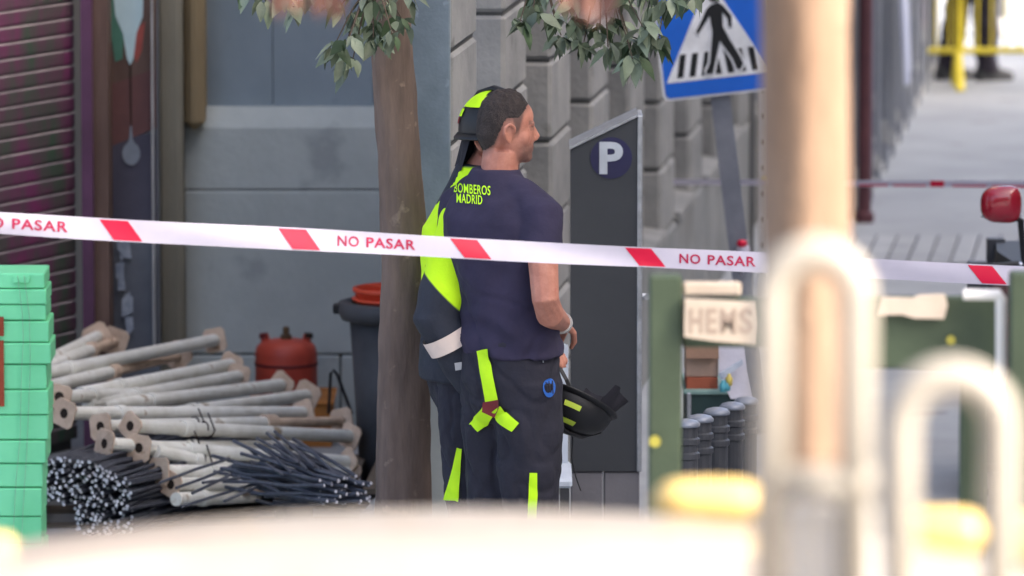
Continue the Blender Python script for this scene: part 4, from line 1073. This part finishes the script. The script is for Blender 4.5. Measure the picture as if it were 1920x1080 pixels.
where = ['topmost of the heap, ending in a plate by the ochre pillar', 'second from the top with a thin rusty inner tube', 'short looking, up by the purple jamb', 'up by the brown jamb behind the topmost prop',
    'ending in a plate left of the gas bottle', 'just under the one with a plate left of the gas bottle', 'ending in front of the gas bottle foot', 'with its square plate touching the green crates', 'with the lower of two plates touching the green crates',
    'ending in a plate right of the gas bottle', 'ending by the dark bin with a thin inner tube', 'long, reaching the dark bin below the gas bottle', 'with a wired collar in the middle of the heap', 'low, reaching the dark bin, with the largest plate hole',
    'sloping down to the right over the rebar', 'low, just above the rebar, with dark plate hole', 'second lowest, behind the fanned rebar', 'lowest, almost hidden behind the rebar']
pl0 = None
for i, (ax_, ay_, aY, bx_, by_, bY, pa, pb_, thin) in enumerate(PROPS):
    a = P(ax_, ay_, aY); b = P(bx_, by_, bY); d = (b - a).normalized()
    t = thing('steel_prop', 'pale steel prop ' + where[i], 'steel prop', (a + b) / 2, 0, 'steel props in a heap')
    L = (b - a).length
    if thin:
        m_ = b - d * L * thin
        build(MB().tube([a, m_], PR, 14), 'outer_tube', 'propwhite', t, world=True, smooth=False)
        build(MB().tube([m_ - d*.001, b], PR*.74, 14), 'inner_tube', 'plate', t, world=True)
        build(MB().tube([m_ - d*.05, m_ + d*.012], PR*1.28, 14), 'collar', 'plate', t, world=True)
    else:
        build(MB().tube([a, b], PR, 14), 'outer_tube', 'propwhite', t, world=True)
        m_ = a + d * L * ru(.2, .35)
        build(MB().tube([m_, m_ + d*.035], PR*1.2, 14), 'collar', 'propwhite', t, world=True)
    for on, p, sg_ in ((pa, a, -1), (pb_, b, 1)):
        if not on: continue
        n_ = d * sg_
        x_ = n_.cross(ZA).normalized(); z_ = x_.cross(n_).normalized(); r_ = ru(0, 1.5)
        ux = x_*math.cos(r_) + z_*math.sin(r_); uz = -x_*math.sin(r_) + z_*math.cos(r_)
        hw = ru(.043, .052); p0 = p + n_*.001
        out = [p0 + ux*sx*hw + uz*sz*hw for sx, sz in ((-1, -.7), (-.7, -1), (.7, -1), (1, -.7), (1, .7), (.7, 1), (-.7, 1), (-1, .7))]
        hole = [p0 + ux*math.cos(k*math.pi/4 - 2.55)*.019 + uz*math.sin(k*math.pi/4 - 2.55)*.019 for k in range(8)]
        mb = MB(); th = n_*.006
        vs = out + hole + [q + th for q in out] + [q + th for q in hole]; fs = []
        for k in range(8):
            j = (k+1) % 8
            fs += [(k, j, 8+j, 8+k), (16+k, 24+k, 24+j, 16+j), (k, 16+k, 16+j, j), (8+k, 8+j, 24+j, 24+k)]
        build(mb.add(vs, fs), 'end_plate', 'plate', t, world=True)
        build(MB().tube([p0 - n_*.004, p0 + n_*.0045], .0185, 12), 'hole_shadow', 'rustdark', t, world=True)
    if i in (10, 12, 14, 11):
        m_ = a + d * L * ru(.25, .4); x_ = d.cross(ZA).normalized(); z_ = x_.cross(d)
        build(MB().tube([m_ + x_*math.cos(q*.7)*(PR+.004) + z_*math.sin(q*.7)*(PR+.004) + d*.004*q for q in range(10)] + [m_ + z_*.06 + x_*.02], .0028, 5), 'wire_tie', 'rustdark', t, world=True)

# rebar bundles
def rebar_bundle(label, ends, far, n, r=.0062, seed=1, twist=.12, group='rebar bundles'):
    random.seed(seed)
    c0 = Vector((0, 0, 0)); pts = []
    tries = 0
    while len(pts) < n and tries < n*60:
        tries += 1; e = ends()
        if all((e - q).length > 1.75*r for q in pts[-400:]): pts.append(e)
    base = Vector((sum(p.x for p in pts)/len(pts), sum(p.y for p in pts)/len(pts), gz(22)))
    t = thing('rebar_bundle', label, 'rebar bundle', base, 0, group)
    mb = MB()
    for e in pts:
        f = far(e); m1_ = e.lerp(f, .35) + Vector((ru(-.01, .01), 0, ru(-.012, .006))); m2_ = e.lerp(f, .7) + Vector((ru(-.02, .02), 0, ru(-.015, .012)))
        mb.tube([e, m1_, m2_, f], r, 6, mi=0, mi_cap=1)
    tag(build(mb, 'rods', ['rebar', 'rebarend'], t, world=True), None, kind='stuff')
    return t, pts
def ends1():
    while True:
        x, y = ru(78, 248), ru(858, 1004)
        if y < 858 + max(0, (x - 150))*.45: continue
        if x < 140 and y > 948: continue
        if 940 < y and x < 110: continue
        return P(x, y, ru(21.84, 21.94))
def far1(e):
    return Vector((e.x + ru(.28, .52), e.y + ru(1.0, 1.25), max(gz(23) + .02, e.z + ru(-.06, .02) - .25*max(0, e.z - .35))))
rebar_bundle('thick bundle of blue grey rebar with bright cut ends beside the green crates', ends1, far1, 340, .0068, 11)
def ends2():
    while True:
        x, y = ru(596, 704), ru(884, 945)
        if y < 890 + abs(x - 650)*.15 or (912 < y < 920): continue
        return P(x, y, ru(21.6, 21.75))
def far2(e): return Vector((e.x - ru(.2, .42), e.y + ru(.2, .45), e.z + ru(-.06, .10)))
rebar_bundle('smaller loose bundle of rebar with bright ends in front of the dark bin', ends2, far2, 55, .0066, 12)
random.seed(21)
loose = [((560, 868), (482, 822)), ((575, 880), (500, 812)), ((590, 876), (515, 809)), ((545, 885), (478, 832)), ((600, 880), (520, 815)), ((530, 890), (470, 845)),
         ((380, 905), (505, 884)), ((360, 925), (470, 868)), ((330, 915), (440, 872)), ((300, 905), (430, 860)), ((420, 940), (560, 880)), ((340, 950), (540, 890))]
LN = ['tallest of the upturned rods in the loose bundle', 'second of the upturned rods in the loose bundle', 'third of the upturned rods in the loose bundle', 'shorter upturned rod left in the loose bundle', 'rightmost upturned rod in the loose bundle', 'lowest upturned rod in the loose bundle',
      'bent rod lying across the lower props', 'rod rising towards the lower props', 'rod above the thick bundle', 'highest rod crossing behind the thick bundle', 'rod between the two bundles', 'lowest long rod joining the two bundles']
for (a, b), ln in zip(loose, LN):
    A = P(a[0], a[1], 21.75); B_ = P(b[0], b[1], 22.02); g_ = A.copy()
    tag(build(MB().tube([A, A.lerp(B_, .5) + Vector((ru(-.01, .01), 0, ru(-.006, .012))), B_], .0055, 7), 'rebar_rod', 'rebar', base=g_), 'blue grey rebar, ' + ln, 'rebar', 'loose rebar rods')
random.seed(33)

# green plastic crates, strapped stack
YC = 21.2; zc = gz(YC)
xl = xat(-150, YC)
layers = [(1030, 915, 77, 3), (915, 870, 79, 1), (870, 826, 83, 1), (826, 684, 90, 3), (684, 602, 94, 2), (602, 512, 88, 3)]
crn = ['bottom', 'second lowest', 'third lowest', 'tall middle', 'second highest', 'top']
zprev = zc
for i, (y0, y1, rx, nr) in enumerate(layers):
    z0 = zprev if i else zc; z1 = P(50, y1, YC).z; xr = xat(rx, YC); zprev = z1 + .001
    t = thing('green_crate', f'{crn[i]} green plastic crate of the strapped stack at the left edge', 'crate', ((xl + xr)/2, YC, z0), 0, 'green crates in a strapped stack')
    hh = (z1 - z0) / nr
    for k in range(nr):
        tp_ = .004 * ((k + i) % 2)
        build(MB().cbox((xl, YC + tp_, z0 + k*hh + .0015), (xr - .002*k - tp_, YC + .24, z0 + (k+1)*hh - .0015), .004), 'panel', 'crate', t, world=True)
stp = thing('strapping', 'pair of pale plastic straps round the green crate stack', 'strap', (xat(45, YC), YC, zc))
for q, pts in enumerate(([(33, 516), (42, 590), (44, 640), (40, 700), (38, 820), (30, 900), (24, 1020)], [(45, 516), (55, 590), (57, 680), (53, 780), (50, 850), (44, 940), (40, 1020)])):
    build(MB().tube([P(x, y, YC - .014) for x, y in pts], [(.0035, .0012)]*len(pts), 6), 'strap', 'strap', stp, world=True)
pt_ = P(38, 524, YC - .012); build(MB().cbox((pt_.x - .025, YC - .012, pt_.z - .012), (pt_.x + .03, YC - .004, pt_.z + .012), .002), 'strap_buckle', 'crate', stp, world=True)
for (x, y, h_) in ((2, 700, 62), (2, 612, 18)):
    a = P(x - 10, y + h_, YC - .0095); b = P(x + 5, y - h_, YC - .0095)
    o = tag(build(MB().box((a.x, YC - .0105, a.z), (b.x, YC - .0085, b.z)), 'label_print', 'rustred', base=Vector((a.x, YC, a.z))), 'red brown sticker on the green crates, ' + ('larger, in the middle' if h_ > 30 else 'small, near the top'), 'sticker', 'stickers on the crates')

# gas bottle on a plywood box
YB = 24.75; bz = P(536, 742, YB).z
gb = Vector((xat(536, YB), YB, bz))
t = thing('gas_bottle', 'orange red butane bottle standing behind the props against the stone wall', 'gas bottle', gb)
R_ = .1215; hB = P(536, 636, YB).z - bz
build(MB().lathe([(R_*.86, 0), (R_*.9, .012), (R_, .03), (R_, hB - .055), (R_*.95, hB - .028), (R_*.78, hB - .008), (R_*.45, hB), (.02, hB + .002)], 32), 'body', 'gas', t, smooth=True)
zb2 = P(536, 681, YB).z - bz
build(MB().lathe([(R_ + .0015, zb2 - .006), (R_ + .003, zb2 - .003), (R_ + .003, zb2 + .003), (R_ + .0015, zb2 + .006)], 32), 'weld_band', 'darkred', t, smooth=True)
build(MB().lathe([(.022, hB), (.022, hB + .018), (.013, hB + .02), (.013, hB + .045), (.009, hB + .05)], 14), 'valve', 'brass', t)
for sd, mt in ((-1, 'gas'), (1, 'gas')):
    build(MB().tube([(sd*.078, 0, hB - .02), (sd*.084, 0, hB + .018)], [.018, .016], 12), 'handle_lug', mt, t)
    build(MB().tube([(sd*.086, 0, hB + .006), (sd*.088, 0, hB + .024)], [.02, .017], 12), 'lug_cap', 'darkred' if sd < 0 else 'rustdark', t)
bx = Vector((xat(560, 24.7), 24.75, gz(24.75)))
t = thing('plywood_box', 'orange brown plywood box under the gas bottle', 'box', bx)
a = P(470, 742, 24.6); b = P(622, 742, 24.6)
build(MB().cbox((a.x, 24.58, gz(24.7)), (b.x, 24.98, bz - .012), .004), 'side', 'crateorange', t, world=True)
build(MB().cbox((a.x - .01, 24.57, bz - .0115), (b.x + .01, 24.99, bz - .0005), .003), 'lid', 'crateorange', t, world=True)
ab = P(626, 770, 23.9)
tag(build(MB().tube([P(616, 775, 23.8), P(620, 700, 23.8), P(625, 694, 23.8), P(632, 702, 23.8), P(660, 776, 23.8)], [(.011, .006)]*5, 8), 'black_bracket', 'black', base=P(616, 775, 23.8)), 'bent black metal bracket leaning by the dark bin', 'bracket')

# bin with an orange bucket in it
YN = 23.2
bn = Vector((xat(738, YN), YN, gz(YN))); zt = P(738, 572, YN).z - bn.z
t = thing('waste_bin', 'tall dark grey plastic bin half hidden behind the tree trunk', 'bin', bn)
r0 = (xat(738, YN) - xat(655, YN)); r1 = xat(738, YN) - xat(676, YN)
build(MB().lathe([(r1, 0), (r0, zt - .04), (r0 - .012, zt - .04), (r1 - .01, .02)], 28), 'body', 'binplastic', t, smooth=True)
build(MB().lathe([(r0 + .002, zt - .055), (r0 + .03, zt - .05), (r0 + .044, zt - .02), (r0 + .04, zt + .012), (r0 + .02, zt + .018), (r0 - .01, zt + .01), (r0 - .012, zt - .05)], 28), 'rim', 'binplastic', t, smooth=True)
build(MB().cbox((-r0 - .06, -.03, zt - .03), (-r0 - .035, .03, zt + .005), .006), 'handle', 'black', t)
t2b = thing('bucket', 'orange red bucket sitting in the top of the dark bin', 'bucket', bn + Vector((-.0, 0, zt - .1)))
build(MB().lathe([(.11, 0), (.142, .15), (.15, .152), (.15, .165), (.141, .167), (.138, .15), (.105, .01)], 26), 'wall', 'bucket', t2b, smooth=True)
build(MB().lathe([(.148, .118), (.152, .12), (.152, .128), (.148, .13)], 26), 'band', 'bucket', t2b, smooth=True)

# pale plastic chair between the firefighter and the meter
YH = 20.5; ch = Vector((xat(1046, YH), YH, gz(YH)))
t = thing('plastic_chair', 'pale plastic chair with dark legs just behind the navy T-shirt firefighter', 'chair', ch)
build(MB().cbox((-.17, .12, .55), (.035, .15, 1.0 - .16), .01), 'backrest', 'palechair', t)
build(MB().cbox((-.19, -.22, .42), (.045, .16, .45), .008), 'seat', 'palechair', t)
for xx in (-.165, .022):
    for yy in (-.2, .13): build(MB().box((xx - .014, yy - .014, 0), (xx + .014, yy + .014, .4195)), 'leg', 'bollard', t)
    build(MB().box((xx - .012, .1165, .4505), (xx + .012, .1195, .84)), 'back_post', 'palechair', t)
build(MB().box((-.15, -.21, .12), (.007, -.19, .17)), 'stretcher', 'bollard', t)

# ================================================================== RIGHT HAND CLUTTER
# green container with boxes
YG = 22.0
t = thing('green_container', 'dark green container with pale rim behind the bollards', 'container', (xat(1330, YG), YG, gz(YG)))
a = P(1283, 733, YG); b = P(1386, 733, YG)
zt = a.z
build(MB().box((a.x + .006, YG, gz(YG)), (b.x, YG + .02, zt - .012)), 'front', 'darkgreen', t, world=True)
build(MB().box((a.x + .006, YG + .38, gz(YG)), (b.x, YG + .4, zt - .012)), 'back', 'darkgreen', t, world=True)
for x_ in (a.x + .006, b.x - .02): build(MB().box((x_, YG + .0205, gz(YG)), (x_ + .02, YG + .3795, zt - .012)), 'side', 'darkgreen', t, world=True)
build(MB().cbox((a.x - .004, YG - .012, zt - .0115), (b.x + .012, YG + .412, zt + .004), .003), 'rim', 'greenrim', t, world=True)
mb = MB(); a2 = P(1288, 790, YG - .04); b2 = P(1296, 738, YG - .04); mb.cbox((a2.x, YG - .03, a2.z), (b2.x, YG - .013, b2.z), .003); build(mb, 'handle', 'silver', t, world=True)
def bx_thing(nm, label, cat, px0, px1, py0, py1, Y, dep, mt, extra=None):
    a = P(px0, py1, Y); b = P(px1, py0, Y); base = Vector(((a.x + b.x)/2, Y, a.z))
    t = thing(nm, label, cat, base); build(MB().cbox((a.x, Y, a.z), (b.x, Y + dep, b.z), .003), 'carton', mt, t, world=True)
    if extra: extra(t, a, b)
    return t
bx_thing('brick_red_box', 'flat brick red box at the bottom of the container pile', 'box', 1287, 1346, 708, 730.5, YG + .03, .25, 'brickred')
def flap(t, a, b):
    build(MB().prism([Vector((a.x, YG + .038, b.z - .004)), Vector((b.x, YG + .038, b.z - .004)), Vector((b.x, YG - .005, b.z - .05)), Vector((a.x, YG - .005, b.z - .05))], (0, .003, .004)), 'flap', 'carddark', t, world=True)
bx_thing('cardboard_box', 'brown cardboard box with a dark flap on top of the container', 'box', 1286, 1347, 642, 707, YG + .04, .24, 'card', flap)
def sheet(label, pts, Y, lean, mt, cat='sheet'):
    p = [P(x, y, Y) for x, y in pts]; mz = min(q.z for q in p)
    p = [q + Vector((0, (q.z - mz)*lean, 0)) for q in p]
    return tag(build(MB().prism(p, (0, .008, .002)), 'pale_sheet', mt, base=Vector((p[0].x, Y, mz))), label, cat, 'pale sheets in the container')
sheet('large pale sheet leaning right of the cardboard box', [(1350, 706), (1348, 652), (1395, 640), (1402, 700), (1412, 748), (1370, 748)], YG - .02, .3, 'sheetpale')
sheet('narrow pale strip lying across the large sheet', [(1348, 702), (1392, 676), (1394, 684), (1352, 712)], YG - .05, .3, 'paperwhite')
for nm, lab, x, y, mt in (('teal_bottle', 'small teal bottle in front of the pale sheets', 1356, 724, 'teal'), ('teal_tube', 'small teal tube leaning beside the teal bottle', 1363, 722, 'teal'), ('yellow_cup', 'small yellow cup above the teal bottles', 1367, 712, 'yellowpl')):
    p = P(x, y, YG - .075); p.y = YG - .075
    mb = MB().lathe([(.012, -.02), (.013, .006), (.007, .012), (.006, .02), (.003, .021)], 10, p)
    tag(build(mb, nm, mt, base=p - Vector((0, 0, .02)), smooth=True), lab, 'bottle', 'small bottles on the container')

# olive green site board with cream lettered panel (out of focus, nearer)
YF = 14.2; gF = gz(YF)
t = thing('green_site_frame', 'out of focus olive green frame with cream lettered panels', 'frame', (xat(1550, YF), YF, gF))
def fbox(px0, px1, py0, py1, Y, th, nm, mt, zlow=None):
    a = P(px0, py1, Y); b = P(px1, py0, Y); build(MB().cbox((a.x, Y, gF if zlow else a.z), (b.x, Y + th, b.z), .006), nm, mt, t, world=True)
fbox(1216, 1279, 517, 900, YF, .06, 'post', 'framegreen', 1)
fbox(1891, 1955, 512, 900, YF - .1, .06, 'post', 'framegreen', 1)
fbox(1800, 1850, 690, 900, YF + .08, .05, 'post', 'framegreen', 1)
fbox(1440, 1875, 556, 692, YF + .03, .03, 'board', 'framegreen')
fbox(1279.5, 1440, 558, 652, YF + .03, .03, 'board', 'framegreen')
fbox(1279.5, 1390, 529, 556, YF + .02, .02, 'top_rail', 'creamboard')
a_, b_ = P(1283, 636, YF - .03), P(1416, 564, YF - .03)
build(MB().prism([P(1283, 632, YF - .03), P(1340, 640, YF - .03), P(1414, 646, YF - .03), P(1417, 606, YF - .03), P(1414, 568, YF - .03), P(1360, 565, YF - .03), P(1284, 561, YF - .03)], (0, .02, 0)), 'lettered_panel', 'creamboard', t, world=True)
for k, (ch_, x0, x1) in enumerate((('H', 1292, 1317), ('E', 1324, 1344), ('M', 1350, 1380), ('S', 1386, 1409))):
    mapped_text(ch_, (lambda x0, x1: lambda u, v: P(x0 + (x1-x0)*u, 626 - 48*v, YF - .032))(x0, x1), 'panel_letter', 'creamletter', t, bold=.03)
build(MB().prism([P(1648, 592, YF), P(1690, 590, YF), P(1716, 597, YF), P(1770, 598, YF), P(1777, 572, YF), P(1772, 552, YF), P(1722, 554, YF), P(1712, 560, YF), P(1655, 558, YF)], (0, .02, 0)), 'lettered_panel', 'creamboard', t, world=True)
build(MB().tube([P(1806, 552, YF - .01), P(1874, 553, YF - .01), P(1877, 560, YF - .01), P(1877, 700, YF - .01), P(1872, 760, YF - .01)], .0125, 12), 'white_tube', 'whitepaint', t, world=True)
p = P(1228, 828, YF - .02); build(MB().prism(circle(p, .013, XA, ZA, 14), (0, .006, 0)), 'yellow_sticker', 'sticker', t, world=True)
p = P(1783, 638, YF + .02); build(MB().prism(circle(p, .010, XA, ZA, 14), (0, .006, 0)), 'yellow_sticker', 'sticker', t, world=True)

# red scooter at the right edge, facing the viewer
YR = 22.4; mp_ = P(1870, 384, YR)
sc0 = Vector((mp_.x + .34, YR + .1, gz(YR)))
t = thing('motor_scooter', 'glossy red motor scooter with its mirror at the right edge', 'scooter', sc0, math.radians(6))
mzl = mp_.z - sc0.z
def mirror(sd):
    c = Vector((sd*.335, -.06, mzl)); mb = MB()
    rs = []
    for k in range(9):      # shell: bulging back, flat glass side
        f = k/8; r = math.sin(math.pi*(.08 + .42*f)); yy = -.045*math.cos(math.pi*.5*f) + .01
        ring = []
        for j in range(24):
            a = 2*math.pi*j/24; ca, sa = math.cos(a), math.sin(a)
            ring.append(c + Vector((sd*-.002 + .074*r*math.copysign(abs(ca)**.6, ca), yy, .066*r*math.copysign(abs(sa)**.7, sa)*(1 + .12*sd*ca*-1))))
        rs.append(ring)
    m_ = build(mb.rings(rs, True), 'mirror', 'scooterred', t, smooth=True)
    build(MB().rings([[Vector((p.x, p.y, min(p.z, c.z - .040))) * 1.0 for p in rs[-2]], [Vector((p.x, p.y + .012, min(p.z, c.z - .045))) for p in rs[-2]]], True), 'mirror_base', 'black', m_)
    build(MB().tube([c + Vector((sd*-.045, 0, -.045)), c + Vector((sd*-.075, .02, -.06)), c + Vector((sd*-.09, .04, -.2)), c + Vector((sd*-.11, .05, -.26))], [.012, .012, .009, .009], 10), 'mirror_stem', 'black', m_)
mirror(-1); mirror(1)
hz = mzl - .24
build(MB().tube([(-.36, .04, hz), (-.24, .05, hz + .01), (-.1, 0, hz - .03), (.1, 0, hz - .03), (.24, .05, hz + .01), (.36, .04, hz)], .013, 10), 'handlebar', 'chrome', t, smooth=True)
for sd in (-1, 1):
    build(MB().tube([(sd*.25, .048, hz + .008), (sd*.37, .04, hz)], .019, 12), 'grip', 'black', t)
    build(MB().tube([(sd*.2, .01, hz + .012), (sd*.28, -.035, hz + .008), (sd*.36, -.04, hz - .005)], [.008, .006, .006], 8), 'brake_lever', 'chrome', t)
build(MB().rings([ring_e((0, y, z), a, b, 24) for z, a, b, y in ((hz - .62, .10, .06, .05), (hz - .5, .19, .10, .04), (hz - .3, .22, .12, .02), (hz - .12, .20, .12, .0), (hz + .02, .15, .10, .02), (hz + .07, .09, .07, .04))]), 'front_shield', 'scooterred', t, smooth=True)
build(MB().ell((0, -.085, hz - .06), (.07, .035, .05), 18, 10), 'headlight', 'glass', t, smooth=True)
build(MB().rings([ring_e((0, -.05 + .0*z, z), a, .14, 20) for z, a in ((.33, .07), (.42, .065), (.47, .03))]), 'fender', 'scooterred', t, smooth=True)
def wheel(par, y, r, rw, x=0, hub='zinc'):
    wt = MB(); n_ = 28; rs = []
    for k in range(n_):
        a = 2*math.pi*k/n_; d = Vector((0, math.cos(a), math.sin(a))); c = Vector((x, y, r)) + d*(r - rw)
        rs.append([c + d*math.cos(q*math.pi/4)*rw + XA*math.sin(q*math.pi/4)*rw for q in range(8)])
    rs.append(rs[0]); w_ = build(wt.rings(rs, False), 'wheel', 'tyre', par, smooth=True)
    rm = MB(); rm.rings([[Vector((x + sx, y + math.cos(2*math.pi*k/24)*(r - rw*1.6), r + math.sin(2*math.pi*k/24)*(r - rw*1.6))) for k in range(24)] for sx in (-rw*.5, rw*.5)]); build(rm, 'rim', hub, w_)
wheel(t, -.02, .2, .05); wheel(t, 1.22, .2, .055)
for sd in (-1, 1): build(MB().tube([(sd*.075, -.02, .2), (sd*.075, .03, .62)], .016, 10), 'fork', 'black', t)
build(MB().cbox((-.16, .12, .24), (.16, .55, .30), .015), 'footboard', 'black', t)
build(MB().rings([ring_e((0, y, .52), a, b, 20) for y, a, b in ((.5, .12, .0), (.5, .12, .0))] if False else [[Vector((x*wd, y, .3 + z*hh)) for x, z in ((-1, 0), (1, 0), (1.05, .6), (.8, 1), (-.8, 1), (-1.05, .6))] for y, wd, hh in ((.5, .13, .42), (.7, .17, .46), (1.1, .17, .46), (1.45, .10, .44))]), 'rear_body', 'scooterred', t)
build(MB().rings([[Vector((x*wd, y, .765 + z)) for x, z in ((-1, 0), (1, 0), (.9, .07), (-.9, .07))] for y, wd in ((.52, .1), (.7, .15), (1.1, .15), (1.42, .09))]), 'seat', 'black', t)

# far yellow crowd barrier and grey pole
YY = 40.5
bl = P(1728, 95, YY); b2 = P(1796, 158, YY)
t = thing('crowd_barrier', 'yellow steel crowd barrier far down the side street', 'barrier', (bl.x, YY, 0))
zr = bl.z; Lb = 2.3
build(MB().tube([(0, 0, zr), (Lb, 0, zr)], .02, 10), 'bottom_rail', 'yellow', t)
build(MB().tube([(0, 0, zr), (0, 0, .95), (.06, 0, 1.05), (Lb - .06, 0, 1.05), (Lb, 0, .95), (Lb, 0, zr)], .02, 10), 'top_frame', 'yellow', t)
for k in range(1, 26): build(MB().tube([(k*.0885, 0, zr + .018), (k*.0885, 0, 1.035)], .0075, 8), 'bar', 'yellow', t)
for xx in (b2.x - bl.x, 1.9):
    build(MB().tube([(xx, -.22, .01), (xx, -.03, zr), (xx, -.01, zr + .35)], [(.03, .012), (.024, .012), (.014, .01)], 8), 'foot', 'yellow', t)
    build(MB().tube([(xx, .22, .01), (xx, .03, zr)], [(.03, .012), (.024, .012)], 8), 'foot', 'yellow', t)
g_ = P(1873, 72, 44.4); g_.z = 0
t = thing('grey_pole', 'pale grey pole with a flared base behind the yellow barrier', 'pole', g_)
build(MB().lathe([(.11, 0), (.11, .02), (.05, .12), (.05, .14)], 18), 'base', 'fargrey', t, smooth=False)
build(MB().lathe([(.045, .14), (.042, 3.5)], 16), 'shaft', 'fargrey', t, smooth=True)

# ================================================================== FOREGROUND VAN
VX = -.06; VZ = 2.478
t = thing('white_van', 'sunlit white van roof filling the bottom of the view, out of focus', 'van', (VX, 6.2, .2))
def roof_z(dx, k=1): return VZ - .13*dx*dx - .28*max(0, abs(dx) - .62)**2*3
secs = []
for y, drop, sc_ in ((3.6, .25, .93), (3.8, .08, .97), (4.3, .02, 1), (6, 0, 1), (8.0, 0, 1), (8.4, .01, 1), (8.5, .03, .995), (8.54, .08, .985)):
    row = []
    for k in range(25):
        dx = -.86 + 1.72*k/24; row.append(Vector((VX + dx*sc_, y, roof_z(dx) - drop)))
    secs.append(row)
mb = MB().rings(secs, False, closed=False)
build(mb, 'roof', 'vanwhite', t, world=True, smooth=True)
ez = roof_z(.86)
for sd in (-1, 1):
    rows = []
    for y, sc_ in ((3.6, .93), (3.8, .97), (4.3, 1), (8.4, 1), (8.54, .985)):
        rows.append([Vector((VX + sd*.86*sc_, y, ez - .02 - (.25 if y < 3.7 else .06 if y < 4 else 0))), Vector((VX + sd*.93*sc_, y, 1.5)), Vector((VX + sd*.96*sc_, y, 1.1)), Vector((VX + sd*.95*sc_, y, .55))])
    build(MB().rings(rows, False, closed=False), 'side', 'vanwhite', t, world=True, smooth=False)
    for q, (y0, y1) in enumerate(((4.6, 5.6), (5.8, 6.9), (7.1, 8.1))):
        build(MB().prism([Vector((VX + sd*.915, y0, 1.6)), Vector((VX + sd*.915, y1, 1.6)), Vector((VX + sd*.883, y1, 2.1)), Vector((VX + sd*.883, y0, 2.1))], (sd*.012, 0, 0)), 'side_window', 'glass', t, world=True)
build(MB().box((VX - .92, 8.45, .56), (VX + .92, 8.5, 2.2)), 'rear_door', 'vanwhite', t, world=True)
build(MB().box((VX - .8, 8.501, 1.55), (VX + .8, 8.506, 2.05)), 'rear_window', 'glass', t, world=True)
build(MB().box((VX - .9, 3.5, .5), (VX + .9, 3.62, 1.5)), 'front', 'vanwhite', t, world=True)
build(MB().cbox((VX - .95, 8.505, .5), (VX + .95, 8.62, .72), .02), 'rear_bumper', 'black', t, world=True)
build(MB().prism([Vector((VX - .8, 3.6, 1.5)), Vector((VX + .8, 3.6, 1.5)), Vector((VX + .74, 3.75, 2.15)), Vector((VX - .74, 3.75, 2.15))], (0, .02, 0)), 'windscreen', 'glass', t, world=True)
for sd in (-.82, .82):
    for y in (4.4, 7.6): wheel(t, y - 6.2, .34, .1, sd)
# roof rack hoops
rk = thing('roof_rack', 'out of focus white tubular hoops of the roof rack on the van', 'roof rack', (xat(1600, 6.7), 6.7, roof_z(.5)))
def hoop(px0, px1, pyt, Y, r, name):
    x0, x1 = xat(px0, Y), xat(px1, Y); zt = P(960, pyt, Y).z; R = (x1 - x0)/2; cx = (x0 + x1)/2
    zb = roof_z(abs(cx - VX)) - .03
    pts = [Vector((x0, Y, zb)), Vector((x0, Y, zt - R))] + [Vector((cx - R*math.cos(k*math.pi/12), Y, zt - R + R*math.sin(k*math.pi/12))) for k in range(1, 12)] + [Vector((x1, Y, zt - R)), Vector((x1, Y, zb))]
    build(MB().tube(pts, r, 14), name, 'hoopwhite', rk, world=True, smooth=True)
hoop(1446, 1606, 476, 6.7, .0185, 'hoop')
hoop(1690, 1880, 706, 6.6, .0195, 'hoop')
a = P(1440, 905, 6.7); b = P(1640, 905, 6.7)
build(MB().tube([Vector((a.x, 6.7, a.z)), Vector((b.x, 6.7, b.z))], .0175, 14), 'cross_bar', 'hoopwhite', rk, world=True, smooth=True)
a = P(1480, 1010, 6.72); b = P(1640, 935, 6.72)
build(MB().cbox((a.x, 6.72, roof_z(.5) - .04), (b.x, 6.76, b.z), .012), 'rack_foot', 'whitepaint', rk, world=True)
for px0, px1, py0, py1, Y, lab in ((1222, 1446, 908, 988, 8.40, 'amber roof lamp left of the white hoops'), (1684, 1858, 962, 1058, 8.38, 'amber roof lamp under the wide white hoop'), (1892, 2010, 970, 1066, 8.38, 'amber roof lamp cut off by the right edge'), (-150, 34, 1010, 1066, 8.38, 'amber roof lamp at the lower left corner')):
    a = P(px0, py1, Y); b = P(px1, py0, Y); c = (a + b)/2; c.y = Y
    zb = roof_z(min(.95, abs(c.x - VX))) - .02
    tl = thing('amber_roof_lamp', 'out of focus ' + lab, 'roof lamp', (c.x, Y, zb), 0, 'amber roof lamps on the van')
    w2 = (b.x - a.x)/2
    mb = MB(); rs = []
    for k in range(9):
        f = -1 + k/4; s_ = math.sqrt(max(.02, 1 - (abs(f)**4)))
        rs.append([Vector((c.x + f*w2, Y + .05 + .045*s_*math.cos(q*math.pi/8), c.z + (b.z - a.z)*.5*s_*math.sin(q*math.pi/8))) for q in range(16)])
    build(mb.rings(rs, True), 'lens', 'amber', tl, world=True, smooth=True)
    build(MB().box((c.x - w2*.5, Y + .04, min(zb, a.z) - .02), (c.x + w2*.5, Y + .06, a.z + .012)), 'foot', 'hoopwhite', tl, world=True)
